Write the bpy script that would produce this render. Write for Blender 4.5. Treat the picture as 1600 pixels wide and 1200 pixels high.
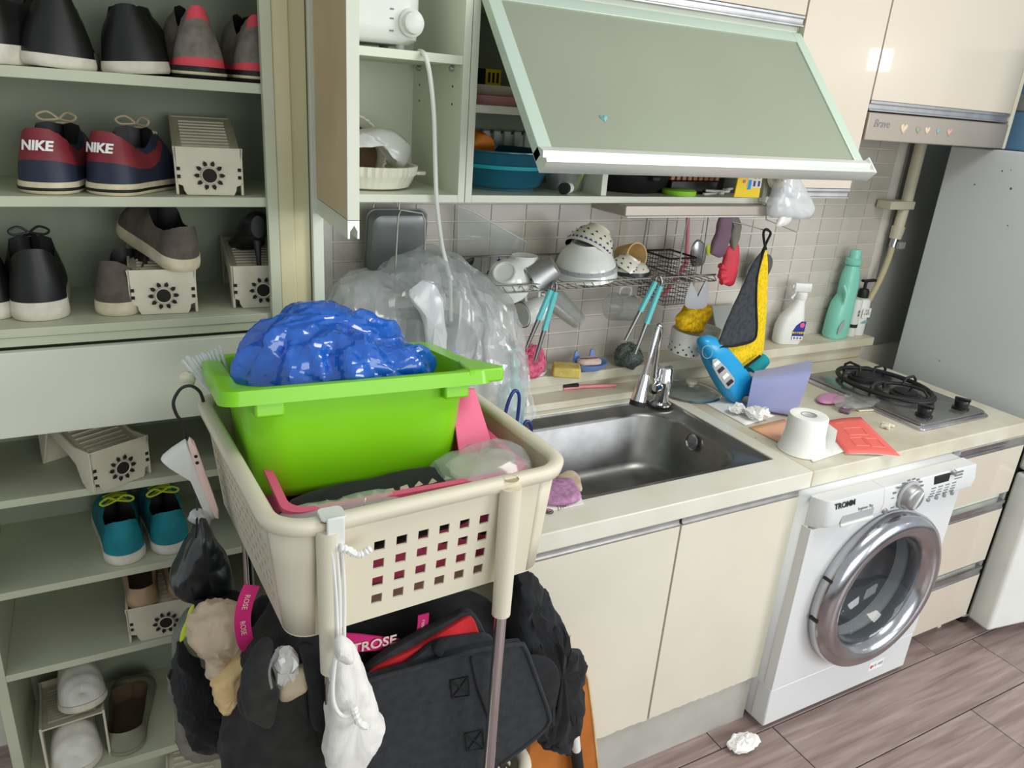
import bpy, bmesh, math, random
from mathutils import Vector, Matrix, Euler, noise
random.seed(7)
PI = math.pi
scene = bpy.context.scene
COL = scene.collection
for o in list(bpy.data.objects): bpy.data.objects.remove(o)

# ------------------------------------------------------------------ camera
CAM = Vector((-1.5031, -1.7, 1.6035))
RR = Matrix(((0.88136, -0.10772, 0.46), (-0.46716, -0.34383, 0.81458), (0.07041, -0.93283, -0.35337)))
FPX = 1174.3
cd = bpy.data.cameras.new('camera'); cam = bpy.data.objects.new('camera', cd); COL.objects.link(cam)
cd.sensor_width = 36; cd.lens = FPX / 1600 * 36; cd.clip_start = .02
r, d, f = RR.col[0], RR.col[1], RR.col[2]
cam.matrix_world = Matrix(((r.x, -d.x, -f.x, CAM.x), (r.y, -d.y, -f.y, CAM.y), (r.z, -d.z, -f.z, CAM.z), (0, 0, 0, 1)))
scene.camera = cam
scene.view_settings.view_transform = 'Standard'
scene.view_settings.look = 'None'
scene.view_settings.gamma = 1
scene.view_settings.use_curve_mapping = False
scene.view_settings.exposure = 0.16

# ------------------------------------------------------------------ world and lights
w = bpy.data.worlds.new('world'); scene.world = w; w.use_nodes = True
w.node_tree.nodes['Background'].inputs[0].default_value = (.92, .97, 1, 1)
w.node_tree.nodes['Background'].inputs[1].default_value = .50
def area(name, loc, target, sx, sy, power, col):
    l = bpy.data.lights.new(name, 'AREA'); l.shape = 'RECTANGLE'; l.size = sx; l.size_y = sy; l.energy = power; l.color = col
    o = bpy.data.objects.new(name, l); COL.objects.link(o); o.location = loc
    o.rotation_euler = (Vector(target) - Vector(loc)).to_track_quat('-Z', 'Y').to_euler()
    return o
area('ceiling_lamp_light', (.15, -1.35, 2.42), (.15, -1.35, 0), .9, .6, 17, (1, .97, .88))
area('window_light', (2.2, -4.0, 1.6), (.4, -.4, .6), 1.5, 1.5, 62, (.92, .94, 1))
area('side_room_lamp_light', (6.1, -4.65, 2.28), (.4, -.2, 1.7), .22, .22, 2.2, (1, .98, .92))
area('front_fill_light', (-.4, -4.2, 1.5), (.0, 0, 1.0), 2.2, 1.6, 36, (.97, 1, .95))  # fill light added behind the camera to brighten wall and cabinet fronts

# ------------------------------------------------------------------ helpers
def at(px, py, ax, val):
    """where the line of sight through a photograph pixel meets a plane of the room"""
    v = RR @ Vector((px - 800, py - 600, FPX)); i = 'XYZ'.index(ax)
    return CAM + v * ((val - CAM[i]) / v[i])
def lin(c):
    c = c / 255
    return c / 12.92 if c <= .04045 else ((c + .055) / 1.055) ** 2.4
MATS = {}
def M(name, rgb=None, rough=.5, metal=0, var=0, vs=12, bump=0, bs=60, trans=0, alpha=1, rnd=0, rgb2=None, spec=.5, coat=0, sheen=0, emit=0, ior=1.45):
    if rgb is None: return MATS[name]
    m = bpy.data.materials.new(name); m.use_nodes = True; MATS[name] = m
    nt = m.node_tree; b = nt.nodes['Principled BSDF']
    c = (lin(rgb[0]), lin(rgb[1]), lin(rgb[2]), 1)
    b.inputs['Base Color'].default_value = c
    b.inputs['Roughness'].default_value = rough; b.inputs['Metallic'].default_value = metal
    b.inputs['Transmission Weight'].default_value = trans; b.inputs['Alpha'].default_value = alpha
    b.inputs['Specular IOR Level'].default_value = spec; b.inputs['Coat Weight'].default_value = coat
    b.inputs['Sheen Weight'].default_value = sheen; b.inputs['IOR'].default_value = ior
    if emit:
        b.inputs['Emission Color'].default_value = c; b.inputs['Emission Strength'].default_value = emit
    src = None
    if var or rgb2 or rnd:
        tc = nt.nodes.new('ShaderNodeTexCoord'); n = nt.nodes.new('ShaderNodeTexNoise')
        n.inputs['Scale'].default_value = vs; n.inputs['Detail'].default_value = 6
        nt.links.new(tc.outputs['Object'], n.inputs['Vector'])
        mx = nt.nodes.new('ShaderNodeMix'); mx.data_type = 'RGBA'
        c2 = rgb2 if rgb2 else tuple(max(0, x * (1 - var)) for x in rgb)
        mx.inputs[6].default_value = c; mx.inputs[7].default_value = (lin(c2[0]), lin(c2[1]), lin(c2[2]), 1)
        cr = nt.nodes.new('ShaderNodeMapRange'); cr.inputs[1].default_value = .38; cr.inputs[2].default_value = .66
        nt.links.new(n.outputs['Fac'], cr.inputs[0]); nt.links.new(cr.outputs[0], mx.inputs[0])
        out = mx.outputs[2]
        if rnd:
            oi = nt.nodes.new('ShaderNodeObjectInfo'); hs = nt.nodes.new('ShaderNodeHueSaturation')
            mr = nt.nodes.new('ShaderNodeMapRange'); mr.inputs[3].default_value = 1 - rnd; mr.inputs[4].default_value = 1 + rnd
            nt.links.new(oi.outputs['Random'], mr.inputs[0]); nt.links.new(mr.outputs[0], hs.inputs['Value'])
            nt.links.new(out, hs.inputs['Color']); out = hs.outputs[0]
        nt.links.new(out, b.inputs['Base Color'])
    if bump:
        tc = nt.nodes.new('ShaderNodeTexCoord'); n = nt.nodes.new('ShaderNodeTexNoise'); n.inputs['Scale'].default_value = bs
        n.inputs['Detail'].default_value = 4
        nt.links.new(tc.outputs['Object'], n.inputs['Vector'])
        bp = nt.nodes.new('ShaderNodeBump'); bp.inputs['Strength'].default_value = bump; bp.inputs['Distance'].default_value = .002
        nt.links.new(n.outputs['Fac'], bp.inputs['Height']); nt.links.new(bp.outputs[0], b.inputs['Normal'])
    return m
def film(name, rgb, clear=.75, rough=.12, gloss=1.0):
    """thin plastic film: mostly see-through, milky, with sharp glints"""
    m = bpy.data.materials.new(name); m.use_nodes = True; MATS[name] = m; nt = m.node_tree
    for n in list(nt.nodes): nt.nodes.remove(n)
    out = nt.nodes.new('ShaderNodeOutputMaterial'); tr = nt.nodes.new('ShaderNodeBsdfTransparent')
    pr = nt.nodes.new('ShaderNodeBsdfPrincipled'); mix = nt.nodes.new('ShaderNodeMixShader'); gl = nt.nodes.new('ShaderNodeBsdfGlossy')
    lw = nt.nodes.new('ShaderNodeLayerWeight'); lw.inputs[0].default_value = .35; m2 = nt.nodes.new('ShaderNodeMixShader')
    c = (lin(rgb[0]), lin(rgb[1]), lin(rgb[2]), 1)
    pr.inputs['Base Color'].default_value = c; pr.inputs['Roughness'].default_value = .35
    tr.inputs[0].default_value = tuple(.5 + .5 * x for x in c[:3]) + (1,)
    gl.inputs['Roughness'].default_value = rough
    mix.inputs[0].default_value = clear
    nt.links.new(pr.outputs[0], mix.inputs[1]); nt.links.new(tr.outputs[0], mix.inputs[2])
    pw = nt.nodes.new('ShaderNodeMath'); pw.operation = 'POWER'; pw.inputs[1].default_value = 3
    ml = nt.nodes.new('ShaderNodeMath'); ml.operation = 'MULTIPLY_ADD'; ml.inputs[1].default_value = .6 * gloss; ml.inputs[2].default_value = .05 * gloss
    nt.links.new(lw.outputs['Facing'], pw.inputs[0]); nt.links.new(pw.outputs[0], ml.inputs[0]); nt.links.new(ml.outputs[0], m2.inputs[0])
    nt.links.new(mix.outputs[0], m2.inputs[1]); nt.links.new(gl.outputs[0], m2.inputs[2]); nt.links.new(m2.outputs[0], out.inputs[0])
    return m

def catmull(pts, k=6, closed=False):
    P = [Vector(p) for p in pts]; n = len(P); o = []
    for i in range(n if closed else n - 1):
        g = (lambda j: P[j % n]) if closed else (lambda j: P[min(max(j, 0), n - 1)])
        a, b, c, e = g(i - 1), g(i), g(i + 1), g(i + 2)
        for s in range(k):
            t = s / k
            o.append(.5 * ((2 * b) + (c - a) * t + (2 * a - 5 * b + 4 * c - e) * t * t + (3 * b - a - 3 * c + e) * t ** 3))
    if not closed: o.append(P[-1])
    return o
class B:
    def __init__(s): s.v = []; s.f = []
    def add(s, vs, fs, T=None):
        k = len(s.v); s.v += [(T @ Vector(v)) if T is not None else Vector(v) for v in vs]; s.f += [tuple(i + k for i in q) for q in fs]; return s
    def box(s, x0, x1, y0, y1, z0, z1, T=None):
        return s.add([(x0, y0, z0), (x1, y0, z0), (x1, y1, z0), (x0, y1, z0), (x0, y0, z1), (x1, y0, z1), (x1, y1, z1), (x0, y1, z1)],
                     [(0, 3, 2, 1), (4, 5, 6, 7), (0, 1, 5, 4), (1, 2, 6, 5), (2, 3, 7, 6), (3, 0, 4, 7)], T)
    def loft(s, rings, c0=True, c1=True, closed=True, T=None):
        n = len(rings[0]); vs = [p for r_ in rings for p in r_]; fs = []
        for i in range(len(rings) - 1):
            for j in range(n if closed else n - 1):
                a = i * n + j; b = i * n + (j + 1) % n; fs.append((a, b, b + n, a + n))
        if c0: fs.append(tuple(range(n - 1, -1, -1)))
        if c1: fs.append(tuple((len(rings) - 1) * n + j for j in range(n)))
        return s.add(vs, fs, T)
    def tube(s, pts, rad, n=8, closed=False, T=None, cap=True):
        P = [Vector(p) for p in pts]; m = len(P); R_ = rad if isinstance(rad, (list, tuple)) else [rad] * m
        rings = []; up = None
        for i in range(m):
            t = (P[(i + 1) % m] - P[i - 1]) if closed else (P[min(i + 1, m - 1)] - P[max(i - 1, 0)])
            if t.length < 1e-9: t = Vector((0, 0, 1))
            t.normalize()
            if up is None:
                up = Vector((0, 0, 1)) if abs(t.z) < .9 else Vector((1, 0, 0))
            up = up - t * up.dot(t)
            if up.length < 1e-6: up = t.orthogonal()
            up.normalize(); sd = t.cross(up)
            rings.append([P[i] + (up * math.cos(2 * PI * k / n) + sd * math.sin(2 * PI * k / n)) * R_[i] for k in range(n)])
        if closed: rings.append(rings[0]); return s.loft(rings, False, False, True, T)
        return s.loft(rings, cap, cap, True, T)
    def cyl(s, p0, p1, r0, r1=None, n=24, T=None):
        return s.tube([p0, p1], [r0, r0 if r1 is None else r1], n, False, T)
    def lathe(s, prof, n=32, T=None, c0=False, c1=False, axis='Z', fx=1, fy=1):
        rings = []
        for r_, z in prof:
            ring = []
            for k in range(n):
                a = 2 * PI * k / n; p = (r_ * math.cos(a) * fx, r_ * math.sin(a) * fy, z)
                ring.append(p if axis == 'Z' else (p[0], z, p[1]))
            rings.append(ring)
        return s.loft(rings, c0, c1, True, T)
    def prism(s, poly, z0, z1, T=None):
        return s.loft([[(p[0], p[1], z0) for p in poly], [(p[0], p[1], z1) for p in poly]], True, True, True, T)
    def grid(s, fn, nu, nv, cu=False, T=None):
        vs = []; fs = []
        for i in range(nu):
            for j in range(nv): vs.append(fn(i / (nu if cu else nu - 1), j / (nv - 1)))
        for i in range(nu if cu else nu - 1):
            for j in range(nv - 1):
                a = i * nv + j; b = ((i + 1) % nu) * nv + j; fs.append((a, b, b + 1, a + 1))
        return s.add(vs, fs, T)
    def wob(s, amp, sc, seed=0, ridge=False):
        for i, p in enumerate(s.v):
            q = p * sc + Vector((seed, seed * 1.7, -seed))
            if ridge:
                dlt = Vector([(1 - 2 * abs(noise.noise(q + Vector((9 * k, 0, 0))))) for k in range(3)])
            else: dlt = noise.noise_vector(q)
            s.v[i] = p + dlt * amp
        return s
    def ob(s, name, mat, parent=None, bevel=0, sub=0, solid=0, smooth=True, ang=38, off=-1, kind=None, world=False, seg=2):
        base = Vector((0, 0, 0))
        if world and parent is not None: base = parent.matrix_basis.translation
        me = bpy.data.meshes.new(name); me.from_pydata([tuple(v - base) for v in s.v], [], s.f)
        bm = bmesh.new(); bm.from_mesh(me); bmesh.ops.recalc_face_normals(bm, faces=bm.faces); bm.to_mesh(me); bm.free()
        me.materials.append(M(mat) if isinstance(mat, str) else mat)
        if smooth:
            me.polygons.foreach_set('use_smooth', [True] * len(me.polygons)); me.set_sharp_from_angle(angle=math.radians(ang))
        o = bpy.data.objects.new(name, me); COL.objects.link(o); o.parent = parent
        if solid: q = o.modifiers.new('solid', 'SOLIDIFY'); q.thickness = solid; q.offset = off
        if bevel: q = o.modifiers.new('bevel', 'BEVEL'); q.width = bevel; q.segments = seg; q.limit_method = 'ANGLE'; q.angle_limit = .7
        if sub: q = o.modifiers.new('sub', 'SUBSURF'); q.levels = sub; q.render_levels = sub
        if kind: o['kind'] = kind
        return o
def tag(o, label, cat, group=None):
    o['label'] = label; o['category'] = cat
    if group: o['group'] = group
    return o
def thing(name, label, cat, loc=(0, 0, 0), rot=(0, 0, 0), group=None, scale=1):
    o = bpy.data.objects.new(name, None); COL.objects.link(o); o.empty_display_size = .05
    o.location = loc; o.rotation_euler = rot; o.scale = (scale,) * 3
    return tag(o, label, cat, group)
def struct(o): o['kind'] = 'structure'; return o
def TR(loc=(0, 0, 0), rot=(0, 0, 0), sc=(1, 1, 1)):
    return Matrix.LocRotScale(Vector(loc), Euler(rot), Vector(sc))
def rrect(w_, d_, r_, n=6, cx=0, cy=0):
    o = []
    for sx, sy, a0 in ((1, 1, 0), (-1, 1, 90), (-1, -1, 180), (1, -1, 270)):
        for k in range(n + 1):
            a = math.radians(a0 + 90 * k / n); o.append((cx + sx * (w_ / 2 - r_) + r_ * math.cos(a), cy + sy * (d_ / 2 - r_) + r_ * math.sin(a)))
    return o
def text(name, s, size, loc, rot, mat, parent, ext=.0003, sx=1, shear=0, bold=0):
    c = bpy.data.curves.new(name, 'FONT'); c.body = s; c.size = size; c.extrude = ext; c.align_x = 'CENTER'; c.align_y = 'CENTER'; c.shear = shear
    c.offset = bold; c.resolution_u = 3
    t = bpy.data.objects.new(name, c); COL.objects.link(t)
    bpy.context.view_layer.update()
    me = bpy.data.meshes.new_from_object(t.evaluated_get(bpy.context.evaluated_depsgraph_get())); bpy.data.objects.remove(t)
    me.materials.clear(); me.materials.append(M(mat))
    o = bpy.data.objects.new(name, me); COL.objects.link(o); o.parent = parent; o.location = loc; o.rotation_euler = rot; o.scale = (sx, 1, 1)
    return o
def pillow(outline, thick, n=5, amp=0, sc=20, seed=0, bulge=.5, ridge=False, k=4):
    """soft closed body: outline (3-D loop) puffed along its normal by thick, with creases"""
    P = catmull(outline, k, True); c = sum(P, Vector()) / len(P)
    nrm = Vector()
    for i in range(len(P)): nrm += (P[i] - c).cross(P[(i + 1) % len(P)] - c)
    nrm.normalize()
    rings = []
    for i in range(-n, n + 1):
        a = i / n * PI / 2; s_ = math.cos(a) ** bulge
        s_ = max(s_, .04); rings.append([c + (p - c) * s_ + nrm * math.sin(a) * thick / 2 for p in P])
    b = B().loft(rings)
    if amp: b.wob(amp, sc, seed, ridge)
    return b
def pxloop(pts, ax, val): return [at(p[0], p[1], ax, val if len(p) < 3 else p[2]) for p in pts]
def lerp_tab(tab, t):
    for i in range(len(tab) - 1):
        if t <= tab[i + 1][0]:
            a, b_ = tab[i], tab[i + 1]; q = (t - a[0]) / (b_[0] - a[0] + 1e-9); q = q * q * (3 - 2 * q); return a[1] + (b_[1] - a[1]) * q
    return tab[-1][1]
# ------------------------------------------------------------------ materials
M('cream', (226, 220, 202), .28, var=.03, vs=3, coat=.3)
M('cream_gloss', (212, 202, 185), .18, var=.02, vs=2, coat=.5)
M('carcass', (222, 226, 208), .45, var=.03, vs=4)
M('shoe_board', (200, 204, 178), .5, var=.06, vs=5)
M('shoe_back', (158, 166, 146), .6, var=.05, vs=3)
M('tan_face', (206, 186, 146), .4, var=.1, vs=4)
M('tan_trim', (214, 205, 165), .45, var=.08, vs=3)
M('tile', (203, 197, 187), .22, var=.05, vs=9, rnd=.05)
M('grout', (222, 218, 208), .8, var=.04, vs=30)
M('greywall', (150, 152, 148), .7, var=.06, vs=4)
M('counter', (226, 225, 212), .3, rgb2=(216, 212, 196), vs=5)
M('ledge', (216, 212, 194), .4, rgb2=(196, 187, 164), vs=6)
M('toe', (186, 184, 176), .4, var=.05)
M('alu', (186, 186, 186), .42, .85, var=.08, vs=20)
M('alu_pale', (222, 228, 222), .35, .5)
M('frost', (152, 159, 140), .3, trans=.1, var=.04, vs=2)
M('frame_green', (196, 214, 198), .3, .25)
M('steel', (142, 142, 140), .36, .88, var=.12, vs=14)
M('chrome', (225, 225, 228), .09, 1)
M('chrome_rub', (200, 200, 205), .2, 1, var=.12, vs=10)
M('washer', (224, 226, 226), .3, var=.015, vs=3, coat=.2)
M('washer_grey', (170, 172, 174), .4)
M('dark', (28, 28, 28), .5)
M('black', (24, 25, 26), .45, var=.3, vs=20)
M('black_rub', (30, 31, 32), .6)
M('fridge', (210, 216, 219), .45, rgb2=(216, 220, 222), vs=2)
M('white', (236, 236, 232), .4)
M('white_plas', (228, 230, 224), .35, var=.02)
M('white_cer', (238, 240, 234), .15, coat=.4)
M('cream_cer', (232, 230, 212), .2, coat=.3)
M('beige_plas', (226, 218, 196), .4, var=.02, vs=3)
M('pink_plas', (236, 96, 138), .4)
M('pink_soft', (240, 178, 178), .5)
M('green', (134, 214, 22), .3, var=.04, vs=4, coat=.1)
M('organizer', (218, 211, 188), .45, var=.07, vs=12)
M('hole', (32, 30, 26), .8)
M('ink_black', (30, 30, 34), .6)
M('ink_grey', (120, 122, 126), .6)
M('wood_red', (196, 118, 48), .35, rgb2=(168, 92, 34), vs=6)
M('cloth_black', (30, 31, 34), .95, var=.3, vs=40, bump=.5, bs=400, sheen=.05)
M('cloth_dark', (46, 46, 44), .95, var=.3, vs=30, bump=.4, bs=300, sheen=.05)
M('cloth_neo', (48, 51, 55), .9, var=.2, vs=60, bump=.6, bs=600, sheen=.05)
M('cloth_red', (220, 44, 52), .8, var=.15, vs=20)
M('cloth_white', (238, 236, 230), .9, var=.04, vs=14, bump=.3, bs=500)
M('cloth_beige', (206, 188, 160), .9, var=.12, vs=20, bump=.4, bs=300)
M('cloth_yellow', (226, 196, 140), .9, var=.12, vs=20)
M('cloth_olive', (128, 130, 118), .9, var=.2, vs=20)
M('lime', (200, 216, 50), .6)
M('pink_strap', (214, 40, 122), .6)
M('teal_shoe', (20, 132, 144), .7, rgb2=(14, 108, 118), vs=20)
M('sole', (220, 208, 176), .6, var=.15, vs=25)
M('sole_white', (226, 220, 204), .6, var=.12, vs=25)
M('shoe_black', (26, 26, 25), .45, var=.25, vs=20)
M('shoe_grey', (96, 88, 78), .9, var=.2, vs=30)
M('shoe_mesh', (134, 126, 116), .85, var=.2, vs=40)
M('shoe_coral', (226, 80, 92), .7)
M('navy', (38, 46, 66), .5, var=.15, vs=20)
M('maroon', (132, 44, 52), .5, var=.12, vs=20)
M('shoe_beige', (188, 158, 126), .7, var=.12, vs=20)
M('shoe_white', (226, 224, 214), .6, var=.1, vs=20)
M('shoe_sage', (132, 136, 112), .6, var=.15, vs=15)
M('insole', (104, 84, 60), .8, var=.2)
M('blue_basin', (34, 112, 136), .2, var=.1, vs=5, trans=.25)
M('orange', (240, 140, 40), .5)
M('yellow', (252, 214, 24), .9, var=.14, vs=120, bump=.9, bs=500)
M('towel_grey', (66, 72, 78), .95, var=.25, vs=80, bump=.9, bs=500)
M('net_yellow', (255, 204, 10), .7, var=.25, vs=90)
M('teal_bottle', (136, 216, 196), .3, coat=.2)
M('det_blue', (34, 156, 212), .25)
M('det_teal', (20, 160, 170), .3)
M('lavender', (170, 178, 226), .4, var=.03)
M('paper', (244, 244, 240), .9, var=.02)
M('paper_red', (246, 116, 106), .55)
M('paper_red_line', (252, 160, 148), .6)
M('magenta_cloth', (190, 140, 180), .95, var=.2, vs=80, bump=.8, bs=400)
M('pink_net', (250, 116, 150), .8, var=.25, vs=80, bump=1, bs=200)
M('glove_red', (216, 60, 76), .6, var=.1)
M('glove_mauve', (120, 92, 108), .7, var=.15)
M('glove_grey', (126, 122, 112), .7, var=.15)
M('blue_soap', (112, 148, 214), .4)
M('soap_pink', (244, 214, 204), .5)
M('sponge', (222, 202, 110), .9, var=.12, vs=40, bump=.6, bs=120)
M('rose_brush', (240, 150, 160), .4)
M('tong_teal', (104, 204, 208), .4)
M('wire', (150, 148, 140), .35, .8)
M('wire_dark', (60, 60, 60), .4, .6)
M('scour', (48, 62, 58), .6, rgb2=(120, 130, 126), vs=300)
M('glassy', (215, 225, 220), .05, trans=.95, spec=.5)
M('glass_lid', (190, 200, 190), .08, trans=.6)
M('soy_black', (30, 30, 34), .3)
M('purple_led', (100, 60, 240), .4, emit=1.5)
M('yellow_pack', (250, 214, 20), .35)
M('label_blue', (30, 50, 140), .4)
M('label_pink', (230, 90, 140), .4)
M('blue_box', (104, 142, 176), .6)
M('hood', (172, 162, 150), .38, .4)
M('heart_cream', (220, 200, 170), .5)
M('heart_green', (150, 165, 130), .5)
M('heart_teal', (130, 180, 180), .5)
M('heart_pink', (205, 165, 148), .5)
M('bronze', (180, 124, 90), .5, var=.2, vs=60)
M('egg_pink', (200, 140, 176), .5)
M('knob_black', (24, 24, 26), .3)
M('stove_plate', (150, 150, 148), .2, .75, var=.15, vs=6)
M('drum', (92, 96, 102), .35, .8)
M('gasket', (96, 99, 103), .5)
film('film_glass', (150, 160, 168), .88, .03, 1.0)
M('blue_wire', (40, 48, 120), .3)
M('peach', (236, 180, 140), .5)
M('red_plas', (216, 60, 70), .4)
M('lime_plas', (150, 210, 60), .4)
M('ivory', (228, 222, 200), .5)
M('pipe', (206, 200, 178), .5)
M('hose', (196, 184, 150), .6)
M('cooker', (216, 198, 188), .4, var=.03)
M('tin_grey', (128, 132, 132), .35, .3)
M('tubwhite', (240, 240, 238), .3)
film('film_clear', (236, 240, 242), .66, .1)
film('film_bag', (240, 243, 245), .78, .07, 1.2)
film('film_milky', (236, 240, 242), .5, .14)
film('film_wrap', (225, 228, 224), .82, .08)
film('film_blue', (0, 122, 238), .5, .05, 1.4)
film('film_white', (240, 240, 236), .28, .2)
film('film_black', (26, 32, 36), .12, .16)
film('film_gauze', (190, 190, 190), .4, .3)

def specks(name, rgb, scale, thr):
    m = M(name); nt = m.node_tree; b = nt.nodes['Principled BSDF']
    tc = nt.nodes.new('ShaderNodeTexCoord'); v = nt.nodes.new('ShaderNodeTexVoronoi'); v.inputs['Scale'].default_value = scale
    nt.links.new(tc.outputs['Object'], v.inputs['Vector'])
    n = nt.nodes.new('ShaderNodeTexNoise'); n.inputs['Scale'].default_value = scale * .22; nt.links.new(tc.outputs['Object'], n.inputs['Vector'])
    ml = nt.nodes.new('ShaderNodeMath'); ml.operation = 'MULTIPLY_ADD'; ml.inputs[1].default_value = thr * 4; ml.inputs[2].default_value = -thr * 1.9
    nt.links.new(n.outputs['Fac'], ml.inputs[0])
    lt = nt.nodes.new('ShaderNodeMath'); lt.operation = 'LESS_THAN'; nt.links.new(v.outputs['Distance'], lt.inputs[0]); nt.links.new(ml.outputs[0], lt.inputs[1])
    mx = nt.nodes.new('ShaderNodeMix'); mx.data_type = 'RGBA'; mx.inputs[7].default_value = (lin(rgb[0]), lin(rgb[1]), lin(rgb[2]), 1)
    l = b.inputs['Base Color'].links[0]; src = l.from_socket; nt.links.new(src, mx.inputs[6]); nt.links.new(lt.outputs[0], mx.inputs[0]); nt.links.new(mx.outputs[2], b.inputs['Base Color'])
specks('fridge', (96, 92, 84), 16, .10)
specks('ledge', (120, 104, 78), 30, .12)
specks('counter', (150, 136, 108), 22, .08)
specks('cream', (176, 160, 126), 16, .07)

# ------------------------------------------------------------------ structure
def wood_floor_mat():
    m = M('plank', (150, 130, 122), .33, rnd=.08); nt = m.node_tree; b = nt.nodes['Principled BSDF']
    tc = nt.nodes.new('ShaderNodeTexCoord'); mp = nt.nodes.new('ShaderNodeMapping'); mp.inputs['Scale'].default_value = (1.6, 22, 1)
    oi = nt.nodes.new('ShaderNodeObjectInfo'); nt.links.new(tc.outputs['Object'], mp.inputs[0])
    cmb = nt.nodes.new('ShaderNodeCombineXYZ'); ml = nt.nodes.new('ShaderNodeMath'); ml.operation = 'MULTIPLY'; ml.inputs[1].default_value = 40
    nt.links.new(oi.outputs['Random'], ml.inputs[0]); nt.links.new(ml.outputs[0], cmb.inputs[0]); nt.links.new(ml.outputs[0], cmb.inputs[1]); nt.links.new(cmb.outputs[0], mp.inputs[1])
    n = nt.nodes.new('ShaderNodeTexNoise'); n.inputs['Scale'].default_value = 2.2; n.inputs['Detail'].default_value = 8; n.inputs['Distortion'].default_value = .6
    nt.links.new(mp.outputs[0], n.inputs['Vector'])
    cr = nt.nodes.new('ShaderNodeValToRGB'); cr.color_ramp.elements[0].position = .3; cr.color_ramp.elements[1].position = .7
    cr.color_ramp.elements[0].color = (lin(126), lin(106), lin(100), 1); cr.color_ramp.elements[1].color = (lin(166), lin(148), lin(142), 1)
    nt.links.new(n.outputs['Fac'], cr.inputs[0])
    hs = [q for q in nt.nodes if q.type == 'HUE_SAT'][0]; nt.links.new(cr.outputs[0], hs.inputs['Color'])
    return m
wood_floor_mat()
M('seam', (52, 44, 40), .8)
fl = struct(B().box(-3.2, 4.2, -4.5, .2, -.05, -.004).ob('floor', 'seam'))
pl = B().box(-.4685, .4685, -.0985, .0985, -.006, 0)
plank0 = None
for rI in range(-6, 5):
    yc = -.745 + .2 * rI
    offx = {0: .489, -1: .163, 1: .30}.get(rI, (rI * .37) % .94)
    for k in range(-3, 4):
        xc = offx + .94 * k
        if xc < -2.6 or xc > 3.2 or yc > .1: continue
        if plank0 is None: o = plank0 = pl.ob('floor_plank', 'plank', fl, bevel=.0012, seg=1)
        else: o = plank0.copy(); COL.objects.link(o)
        o.location = (xc, yc, 0)
wb = struct(B().box(-2.3, 2.0, .121, .22, 0, 2.5).ob('wall_back', 'grout'))
t0 = None
tw, th = .107, .0475
def tile_mesh():
    a, b, c = tw / 2 - .0018, th / 2 - .0018, .0012
    return B().add([(-a, 0, -b), (a, 0, -b), (a, 0, b), (-a, 0, b), (-a + c, -.0035, -b + c), (a - c, -.0035, -b + c), (a - c, -.0035, b - c), (-a + c, -.0035, b - c)],
                   [(4, 5, 6, 7), (0, 1, 5, 4), (1, 2, 6, 5), (2, 3, 7, 6), (3, 0, 4, 7)])
for i in range(-5, 16):
    for j in range(0, 17):
        x = -.5275 + tw * i; z = .8905 + th * j
        if x < -1.06 or x > 1.06: continue
        if z > 1.40 and x < .40: continue
        if z > 1.60: continue
        if t0 is None: o = t0 = tile_mesh().ob('tile', 'tile', wb, smooth=False)
        else: o = t0.copy(); COL.objects.link(o)
        o.location = (x, .121, z)
struct(B().box(1.075, 1.72, .112, .121, .8, 2.3).ob('trim_3', 'greywall'))
struct(B().box(1.90, 1.98, -.6, .12, 0, 2.5).ob('wall_right', 'greywall'))

# ------------------------------------------------------------------ shoe cabinet
XL, XR, YF, YB = -1.772, -1.1385, -.18, .1
sc_ = thing('shoe_cabinet', 'tall open shoe cabinet with cream boards left of the kitchen', 'cabinet', ((XL + XR) / 2, 0, 0))
B().box(XR, XR + .003, YF, YB + .018, 0, 2.3).ob('side_panel', 'shoe_board', sc_, world=True)
B().box(-1.218, -1.1985, YF - .02, YF - .0005, 0, 2.3).ob('stile', 'shoe_board', sc_, .0008, world=True)
B().box(XL - .02, XL, YF, YB + .018, 0, 2.3).ob('side_panel', 'shoe_board', sc_, .0008, world=True)
B().box(XL, XR, YB, YB + .018, 0, 2.3).ob('back_panel', 'shoe_back', sc_, world=True)
Z1, Z2, Z3, Z5, Z6, Z7, Z8 = 1.598, 1.394, 1.168, .832, .632, .437, .13
for z, th_, y0 in ((Z1, .018, YF), (Z2, .018, YF), (Z5, .016, YF), (Z6, .016, YF), (Z7, .016, YF), (Z8, .02, YF), (1.85, .018, YF)):
    B().box(XL, XR, y0, YB, z - th_, z).ob('shelf', 'shoe_board', sc_, .001, world=True)
B().box(XL, -1.218, YF - .012, YF, Z3 - .016, Z3).box(XL, XR, YF, YB, Z3 - .016, Z3).ob('shelf', 'shoe_board', sc_, .001, world=True)
B().box(XL, -1.218, YF - .008, YB, Z3 - .034, Z3 - .017).ob('rail', 'shoe_board', sc_, .001, world=True)
B().box(XL + .002, -1.2185, YF - .022, YF - .004, .967, 1.128).ob('drawer_front', 'carcass', sc_, .0015, world=True)
B().box(XL, XR, YF + .04, YF + .055, 0, Z8 - .02).ob('toe_board', 'shoe_board', sc_, world=True)
struct(B().box(-1.198, -1.168, -.197, -.1805, 0, 2.3).box(-1.168, -1.1365, -.190, -.1805, 0, 2.3).ob('trim_1', 'tan_trim', bevel=.002))
struct(B().box(-1.1345, -1.1135, -.205, .12, 0, 2.3).ob('trim_2', 'carcass', bevel=.001))

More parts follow.
